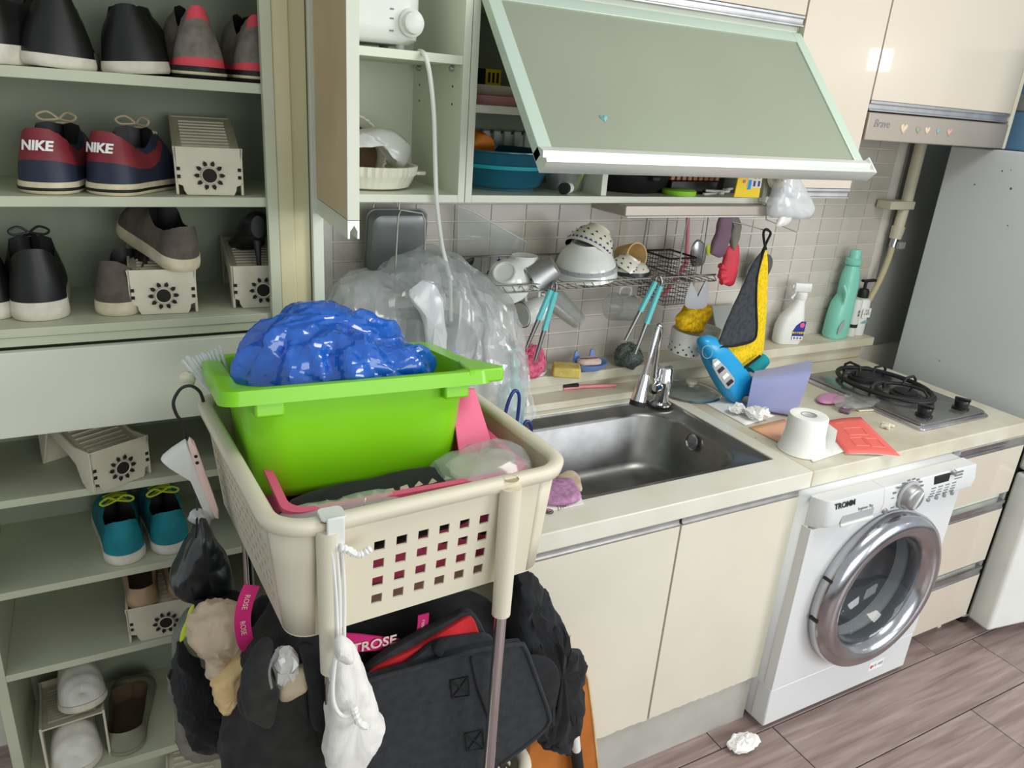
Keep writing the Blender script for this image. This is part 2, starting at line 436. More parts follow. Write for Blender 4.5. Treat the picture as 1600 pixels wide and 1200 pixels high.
# ------------------------------------------------------------------ wall cabinets
YU = -.18; ZB = 1.386; T_ = .016
def channel(x0, x1, y, z, h=.024, d=.018):
    """recessed aluminium finger-pull profile along X"""
    b = B(); pr = [(0, 0), (0, .003), (.0035, .005), (.005, .011), (.0035, .017), (0, .019), (0, h), (d, h), (d, 0)]
    return b.loft([[(x, y + p[0] + .0, z + p[1]) for p in pr] for x in (x0, x1)])
c1 = thing('wall_cabinet', 'narrow open wall cabinet holding the humidifier and ceramic dishes', 'cabinet', (-.96, 0, ZB))
B().box(-1.1125, -1.0965, YU, .11, ZB, 2.25).ob('side_panel', 'carcass', c1, .0008, world=True)
B().box(-.8145, -.7985, YU, .11, ZB, 2.25).ob('side_panel', 'carcass', c1, .0008, world=True)
B().box(-1.0965, -.8145, .104, .12, ZB, 2.25).ob('back_panel', 'carcass', c1, world=True)
B().box(-1.0965, -.8145, YU, .104, ZB, ZB + T_).ob('shelf', 'carcass', c1, .0008, world=True)
B().box(-1.0965, -.8145, YU + .004, .104, 1.662, 1.679).ob('shelf', 'carcass', c1, .0008, world=True)
for y in (-.13, .06):
    B().cyl((-.8145, y, 1.655), (-.823, y, 1.655), .006, n=10).ob('shelf_pin', 'alu', c1, world=True)
    for z in (1.62, 1.585): B().cyl((-.8142, y, z), (-.8152, y, z), .0025, n=8).ob('peg_hole', 'hole', c1, world=True)
dr = B(); T = TR((-1.1125, -.185, 0), (0, 0, math.radians(-3.5)))
_d = B().box(-.012, .006, -.282, 0, 1.398, 2.25, T).ob('door', 'tan_face', c1, .0008, world=True)  # cream door; its shade and tan reflection are put into the face colour
B().box(.0062, .0076, -.282, 0, 1.398, 2.25, T).ob('inner_face', 'carcass', c1, world=True).parent = _d
B().box(-.0122, .0076, -.2845, -.2822, 1.398, 2.25, T).ob('edge_band', 'carcass', c1, world=True).parent = _d
pr = [(-.012, .03), (.0076, .03), (.0076, 0), (.004, 0), (.0045, .012), (-.001, .022), (-.008, .012), (-.0085, 0), (-.012, 0)]
B().loft([[(p[0], y, 1.367 + p[1]) for p in pr] for y in (-.284, 0)], T=T).ob('handle', 'alu_pale', c1, world=True).parent = _d

c2 = thing('wall_cabinet', 'wide wall cabinet under a lifted frosted flap full of basins and pans', 'cabinet', (-.34, 0, ZB))
X0, X1 = -.797, .105
B().box(X0, X0 + T_, YU, .11, ZB, 1.805).ob('side_panel', 'carcass', c2, .0008, world=True)
B().box(X1 - T_, X1, YU, .11, ZB, 1.805).ob('side_panel', 'carcass', c2, .0008, world=True)
B().box(X0 + T_, X1 - T_, .104, .12, ZB, 1.805).ob('back_panel', 'shoe_back', c2, world=True)
B().box(X0 + T_, X1 - T_, YU, .104, ZB, ZB + T_).ob('shelf', 'carcass', c2, .0008, world=True)
B().box(X0 + T_, X1 - T_, YU + .01, .104, 1.572, 1.588).ob('shelf', 'carcass', c2, .0008, world=True)
B().box(X0, X1, YU, .11, 1.789, 1.805).ob('top_panel', 'carcass', c2, .0008, world=True)
B().box(-.434, -.418, YU + .01, .104, ZB + T_, 1.572).ob('divider', 'carcass', c2, .0008, world=True)
A = math.radians(-43); TF = TR((0, -.186, 1.802), (A, 0, 0))
B().box(X0 + .012, X0 + .042, -.011, .011, -.405, 0, TF).ob('door_frame', 'frame_green', c2, .001, world=True)
B().box(X1 - .03, X1, -.011, .011, -.405, 0, TF).ob('door_frame', 'frame_green', c2, .001, world=True)
B().box(X0 + .042, X1 - .03, -.011, .011, -.03, 0, TF).ob('door_frame', 'frame_green', c2, .001, world=True)
B().box(X0 + .04, X1 - .028, -.0075, -.0035, -.40, -.028, TF).ob('pane', 'frost', c2, world=True)
pr = [(-.011, .006), (-.016, 0), (-.022, -.012), (-.016, -.020), (-.016, -.023), (-.024, -.030), (-.022, -.036), (-.005, -.040), (.011, -.036), (.011, .006)]
B().loft([[(x, p[0], -.392 + p[1]) for p in pr] for x in (X0 + .012, X1 + .004)], T=TF).ob('handle', 'alu_pale', c2, world=True)
B().box(X1 + .004, X1 + .008, -.024, .011, -.43, -.386, TF).ob('end_cap', 'white_plas', c2, .003, world=True)
# small blue heart decal left on the pane
hp = []
for k in range(24):
    a = 2 * PI * k / 24; hp.append((.0007 * 16 * math.sin(a) ** 3, .0007 * (13 * math.cos(a) - 5 * math.cos(2 * a) - 2 * math.cos(3 * a) - math.cos(4 * a))))
def heart(scale, mat, T, parent, name='heart_sticker'):
    return B().add([(p[0] * scale, 0, p[1] * scale) for p in hp], [tuple(range(24))], T).ob(name, mat, parent, world=True, solid=.0004)
hq = TF.inverted() @ at(945, 182, 'Y', -.405)
heart(.9, 'heart_teal', TF @ TR((hq.x, -.0079, hq.z)), c2)

c3 = thing('wall_cabinet', 'upper wall cabinet with cream lift door above the frosted flap', 'cabinet', (-.34, 0, 1.808))
B().box(X0, X1, YU, .11, 1.808, 2.25).ob('body', 'carcass', c3, world=True)
_d = B().box(X0 + .002, X1 - .002, YU - .02, YU - .001, 1.85, 2.25).ob('door', 'cream_gloss', c3, .001, world=True)
channel(X0 + .002, X1 - .002, YU - .02, 1.824).ob('handle', 'alu', c3, world=True).parent = _d

c4 = thing('wall_cabinet', 'tall cream wall cabinet door right of the frosted flap', 'cabinet', (.26, 0, 1.41))
B().box(.107, .412, YU, .11, 1.405, 2.25).ob('body', 'carcass', c4, world=True)
_d = B().box(.109, .410, YU - .02, YU - .001, 1.432, 2.25).ob('door', 'cream_gloss', c4, .001, world=True)
channel(.109, .410, YU - .02, 1.405, .026).ob('handle', 'alu', c4, world=True).parent = _d

c5 = thing('wall_cabinet', 'cream wall cabinet above the range hood', 'cabinet', (.75, 0, 1.645))
B().box(.414, 1.086, YU, .11, 1.645, 2.25).ob('body', 'carcass', c5, world=True)
_d = B().box(.416, 1.084, YU - .02, YU - .001, 1.672, 2.25).ob('door', 'cream_gloss', c5, .001, world=True)
channel(.416, 1.084, YU - .02, 1.645, .026).ob('handle', 'alu', c5, world=True).parent = _d
B().box(1.0865, 1.1045, YU - .022, .11, 1.566, 2.25).ob('end_panel', 'ivory', c5, .001, world=True)
hd = thing('range_hood', 'slim grey range hood with pastel hearts under the right wall cabinet', 'range hood', (.75, 0, 1.56))
B().box(.418, 1.083, -.17, .1, 1.565, 1.643).ob('body', 'hood', hd, .002, world=True)
B().box(.416, 1.085, -.205, -.171, 1.566, 1.640).ob('front_panel', 'hood', hd, .003, world=True)
text('lettering', 'Brave', .03, (.475 - .75, -.2055, 1.612 - 1.56), (PI / 2, 0, 0), 'ink_grey', hd, shear=.2)
for x, s_, m_ in ((.575, 1.5, 'heart_cream'), (.64, 1.0, 'heart_green'), (.683, 1.1, 'heart_cream'), (.735, .8, 'heart_teal'), (.79, 1.2, 'heart_pink')):
    heart(s_, m_, TR((x, -.2055, 1.604)), hd, 'heart')
lf = thing('under_cabinet_lamp', 'grey slim lamp fixture below the frosted flap cabinet', 'lamp', (-.14, -.1, 1.36))
B().box(-.385, .10, -.21, -.06, 1.358, 1.3855).ob('housing', 'hood', lf, .003, world=True)
B().box(-.37, .09, -.20, -.07, 1.353, 1.358).ob('diffuser', 'white', lf, .002, world=True)

# ------------------------------------------------------------------ base cabinets
b1 = thing('sink_cabinet', 'cream sink base cabinet with two doors and aluminium pulls', 'cabinet', (-.45, -.3, 0))
B().box(-.86, -.04, -.575, .1, .1, .595).ob('body', 'carcass', b1, world=True)
XG = -.412
for x0, x1 in ((-.858, XG - .003), (XG + .003, -.031)):
    n = 34; lo = [(x0 + (x1 - x0) * k / n, .158 + random.uniform(-.003, .0025)) for k in range(n + 1)]
    poly = lo + [(x1, .7245), (x0, .7245)]
    B().prism([(p[0], p[1]) for p in poly], 0, .019, TR((0, -.579, 0), (PI / 2, 0, 0))).ob('door', 'cream', b1, .0006, world=True, seg=1); _d = bpy.data.objects[-1] if False else COL.objects[-1]
    channel(x0 + .001, x1 - .001, -.598, .7265, .022, .02).ob('handle', 'alu', b1, world=True).parent = _d
B().box(-.858, -.04, -.5765, -.56, .6, .744).ob('front_rail', 'hole', b1, world=True)
B().box(-.858, -.035, -.585, -.57, 0, .155).ob('toe_kick', 'toe', b1, .001, world=True)
b2 = thing('drawer_cabinet', 'cream three drawer base cabinet between washer and fridge', 'cabinet', (.78, -.3, 0))
DX0, DX1 = .612, .952
B().box(DX0, DX1, -.585, .1, .085, .742).ob('body', 'carcass', b2, world=True)
for z0, z1 in ((.075, .262), (.297, .512), (.552, .738)):
    dd = B().box(DX0 + .002, DX1 - .002, -.608, -.588, z0, z1 - .022).ob('drawer', 'cream_gloss', b2, .001, world=True)
    h = channel(DX0 + .002, DX1 - .002, -.608, z1 - .021, .03, .02).ob('handle', 'chrome_rub', b2, world=True); h.parent = dd
for x in (.63, .90): B().box(x, x + .018, -.56, .05, 0, .085).ob('foot_board', 'carcass', b2, world=True)
B().box(.66, .90, -.50, -.485, 0, .085).ob('toe_kick', 'toe', b2, world=True)

ct = thing('countertop', 'long cream stone countertop with worn edge around the sink', 'countertop', (-.05, -.3, .745))
SX0, SX1, SY0, SY1 = -.700, -.045, -.508, -.062
def ring_slab(o, i, z0, z1):
    vs = []
    for z in (z0, z1):
        for (a, b, c, e) in (o, i): vs += [(a, c, z), (b, c, z), (b, e, z), (a, e, z)]
    fs = []
    for k in range(4):
        j = (k + 1) % 4; fs += [(8 + k, 8 + j, 12 + j, 12 + k), (k, 4 + k, 4 + j, j), (k, j, 8 + j, 8 + k), (4 + k, 12 + k, 12 + j, 4 + j)]
    return B().add(vs, fs)
ring_slab((-.8625, -.0006, -.6, .12), (SX0, SX1, SY0, SY1), .745, .79).ob('slab', 'counter', ct, .003, world=True)
B().box(.0006, .958, -.6, .12, .745, .79).ob('slab', 'ledge', ct, .003, world=True)
ns = thing('side_shelf', 'narrow cream shelf left of the sink under the rice cooker', 'shelf', (-.99, -.07, 0))
B().box(-1.112, -.8635, -.285, .119, .745, .79).ob('top', 'counter', ns, .003, world=True)
B().box(-1.11, -.866, -.275, .1, 0, .744).ob('body', 'carcass', ns, .002, world=True)
lg = tag(B().box(-1.11, 1.0, .012, .119, .838, .870).box(-1.11, .965, .032, .119, .7905, .838).box(-1.11, -.05, -.045, .032, .7905, .812).ob('back_ledge', 'ledge', bevel=.003), 'stained stone ledge running along the tiled wall behind sink', 'ledge')
# ------------------------------------------------------------------ sink and faucet
sk = thing('sink', 'stainless steel sink bowl set into the cream countertop', 'sink', ((SX0 + SX1) / 2, (SY0 + SY1) / 2, .6))
cx, cy = (SX0 + SX1) / 2, (SY0 + SY1) / 2; W, D = SX1 - SX0 - .002, SY1 - SY0 - .002
def rr3(w_, d_, r_, z, dy=0): return [(p[0], p[1] + dy, z) for p in rrect(w_, d_, r_, 8, cx, cy)]
B().loft([rr3(W, D, .008, .786), rr3(W - .004, D - .004, .008, .7865), rr3(W - .012, D - .012, .012, .780), rr3(W - .09, D - .075, .09, .775, -.008), rr3(W - .105, D - .09, .10, .765, -.008), rr3(W - .14, D - .12, .10, .63, -.008),
          rr3(W - .17, D - .15, .10, .610, -.008), rr3(W - .25, D - .22, .09, .602, -.008), rr3(W - .5, D - .36, .03, .600, -.008)], False, True).ob('bowl', 'steel', sk, world=True, ang=60)
p_ = at(1083, 690, 'X', SX1 - .062)
B().lathe([(.0, 0), (.017, 0), (.022, -.002), (.024, .001)], 24, TR((SX1 - .066, p_.y, p_.z), (0, -PI / 2 + .1, 0))).ob('overflow_drain', 'chrome_rub', sk, world=True)
B().lathe([(.0, .0012), (.03, .0012), (.042, .0045), (.046, .0015)], 28, TR((cx - .02, cy, .6))).ob('drain_basket', 'chrome_rub', sk, world=True)
fa = thing('faucet', 'chrome mixer tap with flexible pull spray at back of sink', 'faucet', (-.088, -.098, .787))
def L(p, t): return p - Vector(t.location)
B().lathe([(.034, 0), (.034, .006), (.024, .012), (.024, .05), (.027, .056), (.027, .085), (.025, .088), (.025, .112), (.022, .118), (.0, .119)], 28, TR((0, 0, 0)), True).ob('body', 'chrome', fa)
sp0 = at(997, 628, 'Y', -.14); sp1 = at(1008, 585, 'Y', -.13)
B().cyl(L(sp0, fa), L(sp1, fa), .023, .013, 20).ob('spray_head', 'chrome', fa)
B().cyl(L(sp0 - (sp1 - sp0) * .14, fa), L(sp0 + (sp1 - sp0) * .04, fa), .0235, .0235, 20).ob('spray_face', 'black_rub', fa)
neck = [at(1008, 585, 'Y', -.13), at(1017, 552, 'Y', -.128), at(1024, 525, 'Y', -.122), at(1029, 509, 'Y', -.115), at(1032, 520, 'Y', -.105), at(1027, 550, 'Y', -.10), at(1022, 590, 'Y', -.098), Vector((-.1, -.098, .83))]
b = B(); pth = catmull([L(p, fa) for p in neck], 10); b.tube(pth, [.0075 + .0012 * (k % 2) for k in range(len(pth))], 10); b.ob('flexible_neck', 'chrome', fa)
B().cyl((-.05, -.02, .06), (-.01, 0, .06), .016, .018, 16).ob('side_arm', 'chrome', fa)

# ------------------------------------------------------------------ washer
WX0, WX1, WF = -.0255, .586, -.648
ws = thing('washing_machine', 'white front loading washing machine with chrome porthole under the counter', 'washing machine', ((WX0 + WX1) / 2, -.35, 0))
B().loft([[(x, y, z) for x, z in ((WX0 + .001, .02), (WX1 - .001, .02), (WX1 - .001, .742), (WX0 + .001, .742))] for y in (WF + .012, -.02)], False, True).ob('body', 'washer', ws, world=True, solid=.003)
dc = Vector((.287, WF, .405)); RI = .172
n = 64; circ = []; rect = []
x0, x1, z0, z1 = WX0, WX1, .150, .655
for k in range(n):
    a = 2 * PI * k / n; c_, s_ = math.cos(a), math.sin(a)
    circ.append((dc.x + RI * c_, WF, dc.z + RI * s_))
    ts = []
    if abs(c_) > 1e-6: ts.append(((x1 if c_ > 0 else x0) - dc.x) / c_)
    if abs(s_) > 1e-6: ts.append(((z1 if s_ > 0 else z0) - dc.z) / s_)
    t = min(ts); rect.append([dc.x + t * c_, WF, dc.z + t * s_])
for X_, Z_ in ((x0, z0), (x1, z0), (x0, z1), (x1, z1)):
    i = min(range(n), key=lambda q: (rect[q][0] - X_) ** 2 + (rect[q][2] - Z_) ** 2); rect[i] = [X_, WF, Z_]
back = [(p[0], WF + .028, p[2]) for p in rect]; cb = [(p[0], WF + .05, p[2]) for p in circ]
B().loft([cb, circ, [tuple(p) for p in rect], back], False, False).ob('front_panel', 'washer', ws, world=True)
B().box(WX0, WX1, WF, WF + .05, .02, .147).ob('kick_panel', 'washer', ws, .004, world=True)
# control panel and detergent drawer, rounded proud front
def panel(xa, xb, name, mat='washer'):
    pr = [(WF + .02, .660), (WF - .010, .660), (WF - .026, .672), (WF - .030, .70), (WF - .022, .742), (WF + .01, .7435), (WF + .02, .7435)]
    return B().loft([[(x, p[0], p[1]) for p in pr] for x in (xa, xb)]).ob(name, mat, ws, .002, world=True)
cpn = panel(.196, WX1 + .004, 'control_panel')
pr = [(WF + .02, .660), (WF - .010, .660), (WF - .026, .672), (WF - .030, .70), (WF - .022, .742), (WF + .01, .7435), (WF + .02, .7435)]
dw = B().loft([[(x, WF + .02 + (p[0] - WF - .02) * q, p[1]) for p in pr] for x, q in ((WX0 - .004, .12), (WX0 + .012, .8), (WX0 + .03, 1), (.194, 1))]).ob('detergent_drawer', 'washer', ws, .0015, world=True)
for x0_, x1_, z0_, z1_, m_, nm in ((.040, .162, .668, .698, 'washer_grey', 'drawer_handle_recess'), ):
    B().box(x0_, x1_, WF - .0296, WF - .0275, z0_ + .003, z1_, ).ob(nm, m_, ws, .001, world=True).parent = dw
    B().box(x0_, x1_, WF - .034, WF - .0275, z0_ - .002, z0_ + .006).ob('drawer_lip', 'white_plas', ws, .002, world=True).parent = dw
wl = Vector(ws.location)
tl = math.radians(-10)
text('lettering', 'TROMM', .021, Vector((.045, WF - .0268, .727)) - wl, (PI / 2 + tl, 0, 0), 'ink_black', ws, bold=.0005).parent = dw
text('small_lettering', 'hygiene 7kg', .012, Vector((.125, WF - .0297, .705)) - wl, (PI / 2 + tl * .7, 0, 0), 'ink_grey', ws)
kc = Vector((.290, WF - .03, .706))
B().lathe([(.042, 0), (.042, -.004), (.036, -.006), (.034, -.006)], 36, TR(kc), axis='Y').ob('dial_ring', 'washer_grey', ws, world=True).parent = cpn
B().lathe([(.036, -.003), (.034, -.02), (.030, -.026), (.024, -.028), (0, -.028)], 36, TR(kc), axis='Y').ob('dial', 'alu', ws, world=True).parent = cpn
B().box(-.004, .004, -.034, -.027, -.026, .026, TR(kc, (0, .5, 0))).ob('dial_grip', 'alu_pale', ws, .002, world=True).parent = cpn
b = B()
for k in range(14):
    a = -2.2 + 4.4 * k / 13; p = kc + Vector((math.sin(a) * .060, .002, math.cos(a) * .046)); b.box(p.x - .006, p.x + .006, p.y - .0006, p.y + .001, p.z - .0022, p.z + .0022)
b.ob('dial_markings', 'ink_grey', ws, world=True).parent = cpn
B().box(.400, .466, WF - .0275, WF - .02, .714, .738, ).ob('display', 'dark', ws, .001, world=True).parent = cpn
b = B()
for i in range(4):
    for j in range(4): b.box(.392 + i * .03, .410 + i * .03, WF - .0303, WF - .028, .679 + j * .0085, .6815 + j * .0085)
for j in range(4): b.box(.490, .525, WF - .0275, WF - .02, .705 + j * .009, .708 + j * .009)
b.ob('panel_markings', 'ink_grey', ws, world=True).parent = cpn
for i in range(4): B().lathe([(.0, -.006), (.005, -.005), (.006, 0)], 12, TR((.392 + i * .035, WF - .027, .671)), axis='Y').ob('button', 'alu', ws, world=True).parent = cpn
for x, z in ((.210, .676), (.335, .672), (.478, .738)): B().lathe([(.0, -.008), (.007, -.007), (.009, 0)], 14, TR((x, WF - .026, z)), axis='Y').ob('button', 'alu', ws, world=True).parent = cpn
dT = TR(dc)
dor = B().lathe([(.236, .002), (.243, -.012), (.243, -.030), (.236, -.044), (.222, -.054), (.205, -.058), (.190, -.055), (.176, -.044), (.168, -.028), (.166, -.006), (.170, .01)], 72, dT, axis='Y').ob('door_ring', 'chrome_rub', ws, world=True, ang=60)
B().lathe([(.168, -.030), (.160, -.026), (.150, .0), (.135, .035), (.11, .06), (.0, .075)], 56, dT, axis='Y').ob('door_glass', 'film_glass', ws, world=True, ang=80)
B().lathe([(.172, .03), (.20, .05), (.21, .09), (.21, .30), (.19, .32), (.0, .33)], 56, dT, axis='Y').ob('drum', 'drum', ws, world=True)
B().lathe([(.170, .012), (.182, .02), (.186, .035), (.172, .046)], 56, dT, axis='Y').ob('door_gasket', 'gasket', ws, world=True)
for a in (2.75, 3.25): B().box(-.247, -.235, -.034, -.008, -.004, .004, TR(dc, (0, PI - a, 0))).ob('door_clip', 'dark', ws, world=True)
B().box(.40, .465, WF - .0008, WF, .062, .092).ob('rating_sticker', 'paper', ws, world=True)
B().lathe([(.0, -.0012), (.006, -.0012)], 16, TR((.411, WF, .076)), axis='Y').ob('sticker_dot', 'red_plas', ws, world=True)
text('sticker_lettering', 'LG 10년', .013, Vector((.440, WF - .0012, .078)) - wl, (PI / 2, 0, 0), 'ink_grey', ws)
for x in (WX0 + .05, WX1 - .05): B().cyl((x, WF + .06, 0), (x, WF + .06, .021), .02, n=14).ob('foot', 'dark', ws, world=True)

# ------------------------------------------------------------------ fridge
fg = thing('refrigerator', 'pale grey refrigerator standing at the right end of the counter', 'refrigerator', (.985, -.655, 0), (0, 0, math.radians(-8.5)))
B().box(.0, .66, .075, .625, .03, 1.562).ob('body', 'fridge', fg, .004)
B().box(.006, .655, .066, .076, .05, 1.55).ob('door_seal', 'dark', fg)
B().box(-.004, .66, -.02, .064, .62, 1.564).ob('door', 'white_plas', fg, .012, seg=3)
B().box(-.004, .66, -.02, .064, .045, .61).ob('door', 'white_plas', fg, .012, seg=3)
for x in (.03, .6): B().cyl((x, .1, 0), (x, .1, .031), .02, n=12).ob('foot', 'dark', fg)
bb = thing('storage_box', 'dusty blue cardboard box on top of the refrigerator', 'box', (1.40, -.30, 1.5635), (0, 0, math.radians(-8.5)))
B().box(-.26, .26, -.2, .2, 0, .30).ob('box_body', 'blue_box', bb, .004)
B().box(-.265, .265, -.205, .205, .12, .17).ob('lid_band', 'greywall', bb, .003)

# ------------------------------------------------------------------ stove
st = thing('gas_stove', 'steel two burner gas cooktop set in the counter by the fridge', 'stove', (.69, -.305, .790))
ow, od = .335, .455
B().loft([[(p[0], p[1], z) for p in rrect(ow + a, od + a, .014, 4)] for a, z in ((0, .0005), (.0, .006), (-.012, .012))], True, True).ob('base_tray', 'chrome_rub', st, .001)
B().loft([[(p[0], p[1], z) for p in rrect(ow + a, od + a, .012, 4)] for a, z in ((-.02, .0122), (-.02, .017), (-.03, .020))], True, True).ob('top_plate', 'stove_plate', st, .001)
for y in (.115, -.045):
    B().lathe([(.075, .0202), (.07, .0225), (.055, .0205)], 32, TR((0.0, y, 0))).ob('burner_dish', 'stove_plate', st)
    B().lathe([(.045, .021), (.045, .03), (.036, .034), (.036, .040), (.03, .043), (0, .043)], 28, TR((0, y, 0)), fx=1).ob('burner_cap', 'black_rub', st)
ring = [(.115 * math.cos(a) * 1.0, .035 + (.155 + .0 * math.sin(a)) * math.sin(a), .036) for a in [2 * PI * k / 40 for k in range(40)]]
B().tube(ring, .0075, 10, True).ob('pan_support', 'black_rub', st)
ring = [(.085 * math.cos(a), -.045 + .085 * math.sin(a), .034) for a in [2 * PI * k / 32 for k in range(32)]]
B().tube(ring, .006, 8, True).ob('pan_support', 'black_rub', st)
for px_, py_, a in ((-.105, .11, 0), (.105, .11, PI), (0, .188, -PI / 2), (.11, -.0, PI), (-.11, -.0, 0), (0, -.118, PI / 2)):
    c_, s_ = math.cos(a), math.sin(a)
    B().tube([(px_, py_, .022), (px_, py_, .05), (px_ + .016 * c_, py_ + .016 * s_, .062), (px_ + .055 * c_, py_ + .055 * s_, .060), (px_ + .062 * c_, py_ + .062 * s_, .04)], .0045, 8).ob('support_prong', 'black_rub', st)
for x in (-.095, .085):
    kn = B().lathe([(.024, .020), (.024, .026), (.019, .028), (.021, .045), (.019, .049), (0, .049)], 24, TR((x, -.178, 0))).ob('control_knob', 'knob_black', st)
    B().box(-.005, .005, -.022, .022, .047, .056, TR((x, -.178, 0), (0, 0, .5))).ob('knob_grip', 'knob_black', kn, .002)

# ------------------------------------------------------------------ gas pipe
gp = thing('gas_pipe', 'cream gas pipe with valve and hose in the tiled corner', 'pipe', (1.05, .08, .87))
B().cyl((1.078, .075, 1.564), (1.078, .075, 1.345), .02, n=16).ob('duct', 'pipe', gp, world=True)
B().box(.962, 1.095, .05, .11, 1.333, 1.362).ob('wall_bracket', 'pipe', gp, .003, world=True)
B().cyl((1.072, .075, 1.333), (1.068, .075, 1.27), .019, n=16).ob('valve_body', 'pipe', gp, world=True)
B().cyl((1.068, .075, 1.27), (1.064, .075, 1.225), .024, .021, n=16).ob('valve_nut', 'ledge', gp, world=True)
B().cyl((1.064, .075, 1.225), (1.060, .075, 1.195), .014, n=12).ob('nipple', 'chrome_rub', gp, world=True)
B().box(1.066, 1.10, .05, .075, 1.19, 1.215, ).ob('valve_handle', 'greywall', gp, .003, world=True)
B().tube(catmull([(1.060, .075, 1.20), (1.056, .075, 1.15), (1.035, .075, 1.07), (1.0, .078, .98), (.975, .085, .9), (.965, .095, .871)], 6), .011, 10).ob('hose', 'hose', gp, world=True)
# ------------------------------------------------------------------ contents of the left wall cabinet
def ob1(b, name, mat, label, cat, group=None, **k): return tag(b.ob(name, mat, **k), label, cat, group)
hm = thing('humidifier', 'white boxy humidifier with round dial on the upper cabinet shelf', 'humidifier', (-.985, -.055, 1.679))
def ring_(w_, d_, r_, z): return [(p[0], p[1], z) for p in rrect(w_, d_, r_, 6)]
B().loft([ring_(.17, .13, .04, .012), ring_(.195, .155, .04, .022), ring_(.20, .16, .04, .045), ring_(.20, .16, .04, .24), ring_(.18, .14, .04, .25)]).ob('body', 'white_plas', hm, ang=50)
for x, y in ((-.06, -.05), (.06, -.05), (-.06, .05), (.06, .05)): B().cyl((x, y, 0), (x, y, .013), .01, n=10).ob('foot', 'washer_grey', hm)
for x, z in ((.078, .052), (.072, .125)):
    B().lathe([(.026, 0), (.026, -.006), (.021, -.008), (.020, -.022), (.017, -.024), (0, -.024)], 28, TR((x - .006, -.08, z)), axis='Y').ob('dial', 'white_plas', hm)
b = B()
for z in (.033, .055, .072): b.box(.028, .036, -.0806, -.0798, z, z + .003)
b.ob('dial_marks', 'ink_grey', hm)
cpts = [at(655, 80, 'Y', -.14), at(664, 86, 'Y', -.19), at(672, 120, 'Y', -.192), at(678, 180, 'Y', -.192), at(680, 250, 'Y', -.192), at(682, 310, 'Y', -.192), at(686, 350, 'Y', -.18), at(692, 390, 'Y', -.165), at(702, 430, 'Y', -.155), at(704, 470, 'Y', -.15), at(705, 560, 'Y', -.15)]
ob1(B().tube(catmull(cpts, 6), .0047, 8), 'power_cord', 'white_plas', 'white power cord hanging from the humidifier down to the counter', 'cord')
def fluted(R_, H, mat, T, name, parent, fl=44, depth=.035):
    n = fl * 4
    def rg(r_, z, a=0): return [(r_ * (1 + a * math.cos(fl * 2 * PI * k / n)) * math.cos(2 * PI * k / n), r_ * (1 + a * math.cos(fl * 2 * PI * k / n)) * math.sin(2 * PI * k / n), z) for k in range(n)]
    return B().loft([rg(R_ * .72, 0), rg(R_ * .86, H * .1), rg(R_ * .97, H * .55, .006), rg(R_, H * .62, .012), rg(R_ * 1.02, H * .98, .02), rg(R_ * .99, H, .02), rg(R_ * .95, H * .97, .012), rg(R_ * .9, H * .45, .01), rg(R_ * .75, H * .16), rg(.01, H * .14)], True, True, T=T).ob(name, mat, parent)
d1 = thing('baking_dish', 'cream fluted ceramic baking dish at the bottom of the narrow cabinet', 'dish', (-.975, -.045, 1.402))
fluted(.108, .05, 'cream_cer', None, 'bowl', d1)
B().loft([[(p[0], p[1], z) for p in rrect(.04, .05, .015, 4, .115, 0)] for z in (.028, .036)]).ob('handle', 'cream_cer', d1, .002)
d2 = thing('baking_dish', 'cream fluted dish wrapped in white film leaning inside the other dish', 'dish', (-1.0, -.012, 1.416), (math.radians(62), 0, math.radians(4)))
fluted(.085, .045, 'cream_cer', TR((0, .06, -.02)), 'bowl', d2)
B().lathe([(.0, .026), (.07, .026)], 30, TR((0, .06, -.02))).ob('clay_base', 'insole', d2)
bpy.context.view_layer.update(); iv = d2.matrix_world.inverted()
pillow([iv @ at(x, y, 'Y', -.04) for x, y in [(536, 222), (556, 206), (585, 203), (612, 207), (632, 222), (636, 240), (628, 262), (617, 262), (606, 243), (590, 233), (568, 228), (540, 232)]], .07, 8, .005, 26, 3, ridge=True).ob('film_wrapper', 'film_white', d2, ang=24)

# ------------------------------------------------------------------ contents of the flap cabinet
ZS = ZB + T_; ZM = 1.588
def px_on(px, py, z, ymin=-.15): return at(px, py, 'Z', z)
bs = thing('washbasin', 'translucent blue plastic basin in the open flap cabinet', 'basin', (-.642, -.036, ZS))
B().lathe([(.0, .004), (.085, .004), (.10, .012), (.118, .055), (.122, .058), (.128, .085), (.134, .088), (.134, .091), (.126, .091), (.118, .06), (.113, .055), (.095, .014), (.084, .0), (.0, .0)], 48).ob('bowl', 'blue_basin', bs)
B().lathe([(.121, .052), (.1255, .052), (.1265, .060), (.122, .060)], 48).ob('band', 'det_teal', bs)
ob1(B().loft([rr for rr in [[(p[0], p[1], z) for p in rrect(a, .05, .012, 4)] for a, z in ((.05, 0), (.07, .02), (.06, .045), (.03, .055))]], T=TR((-.72, -.045, 1.475), (.2, .5, .3))), 'orange_toy', 'orange', 'orange rubber piece lying in the blue basin', 'utensil', bevel=.003)
er = thing('egg_tray', 'white ribbed plastic tray standing behind the blue basin', 'tray', (-.62, .085, ZS))
B().box(-.11, .15, .004, .012, 0, .118).ob('tray_back', 'white_plas', er, .002)
for k in range(9): B().box(-.105 + k * .03, -.085 + k * .03, -.006, .004, .02, .125).ob('rib', 'white_plas', er, .003)
cc = thing('food_container', 'clear round food container with lid beside the blue basin', 'container', (-.475, -.065, ZS))
B().lathe([(.0, 0), (.042, 0), (.048, .05), (.052, .05)], 32).ob('tub', 'film_wrap', cc, solid=.0012)
B().lathe([(.054, .044), (.056, .052), (.05, .058), (.0, .058)], 32).ob('lid', 'film_milky', cc)
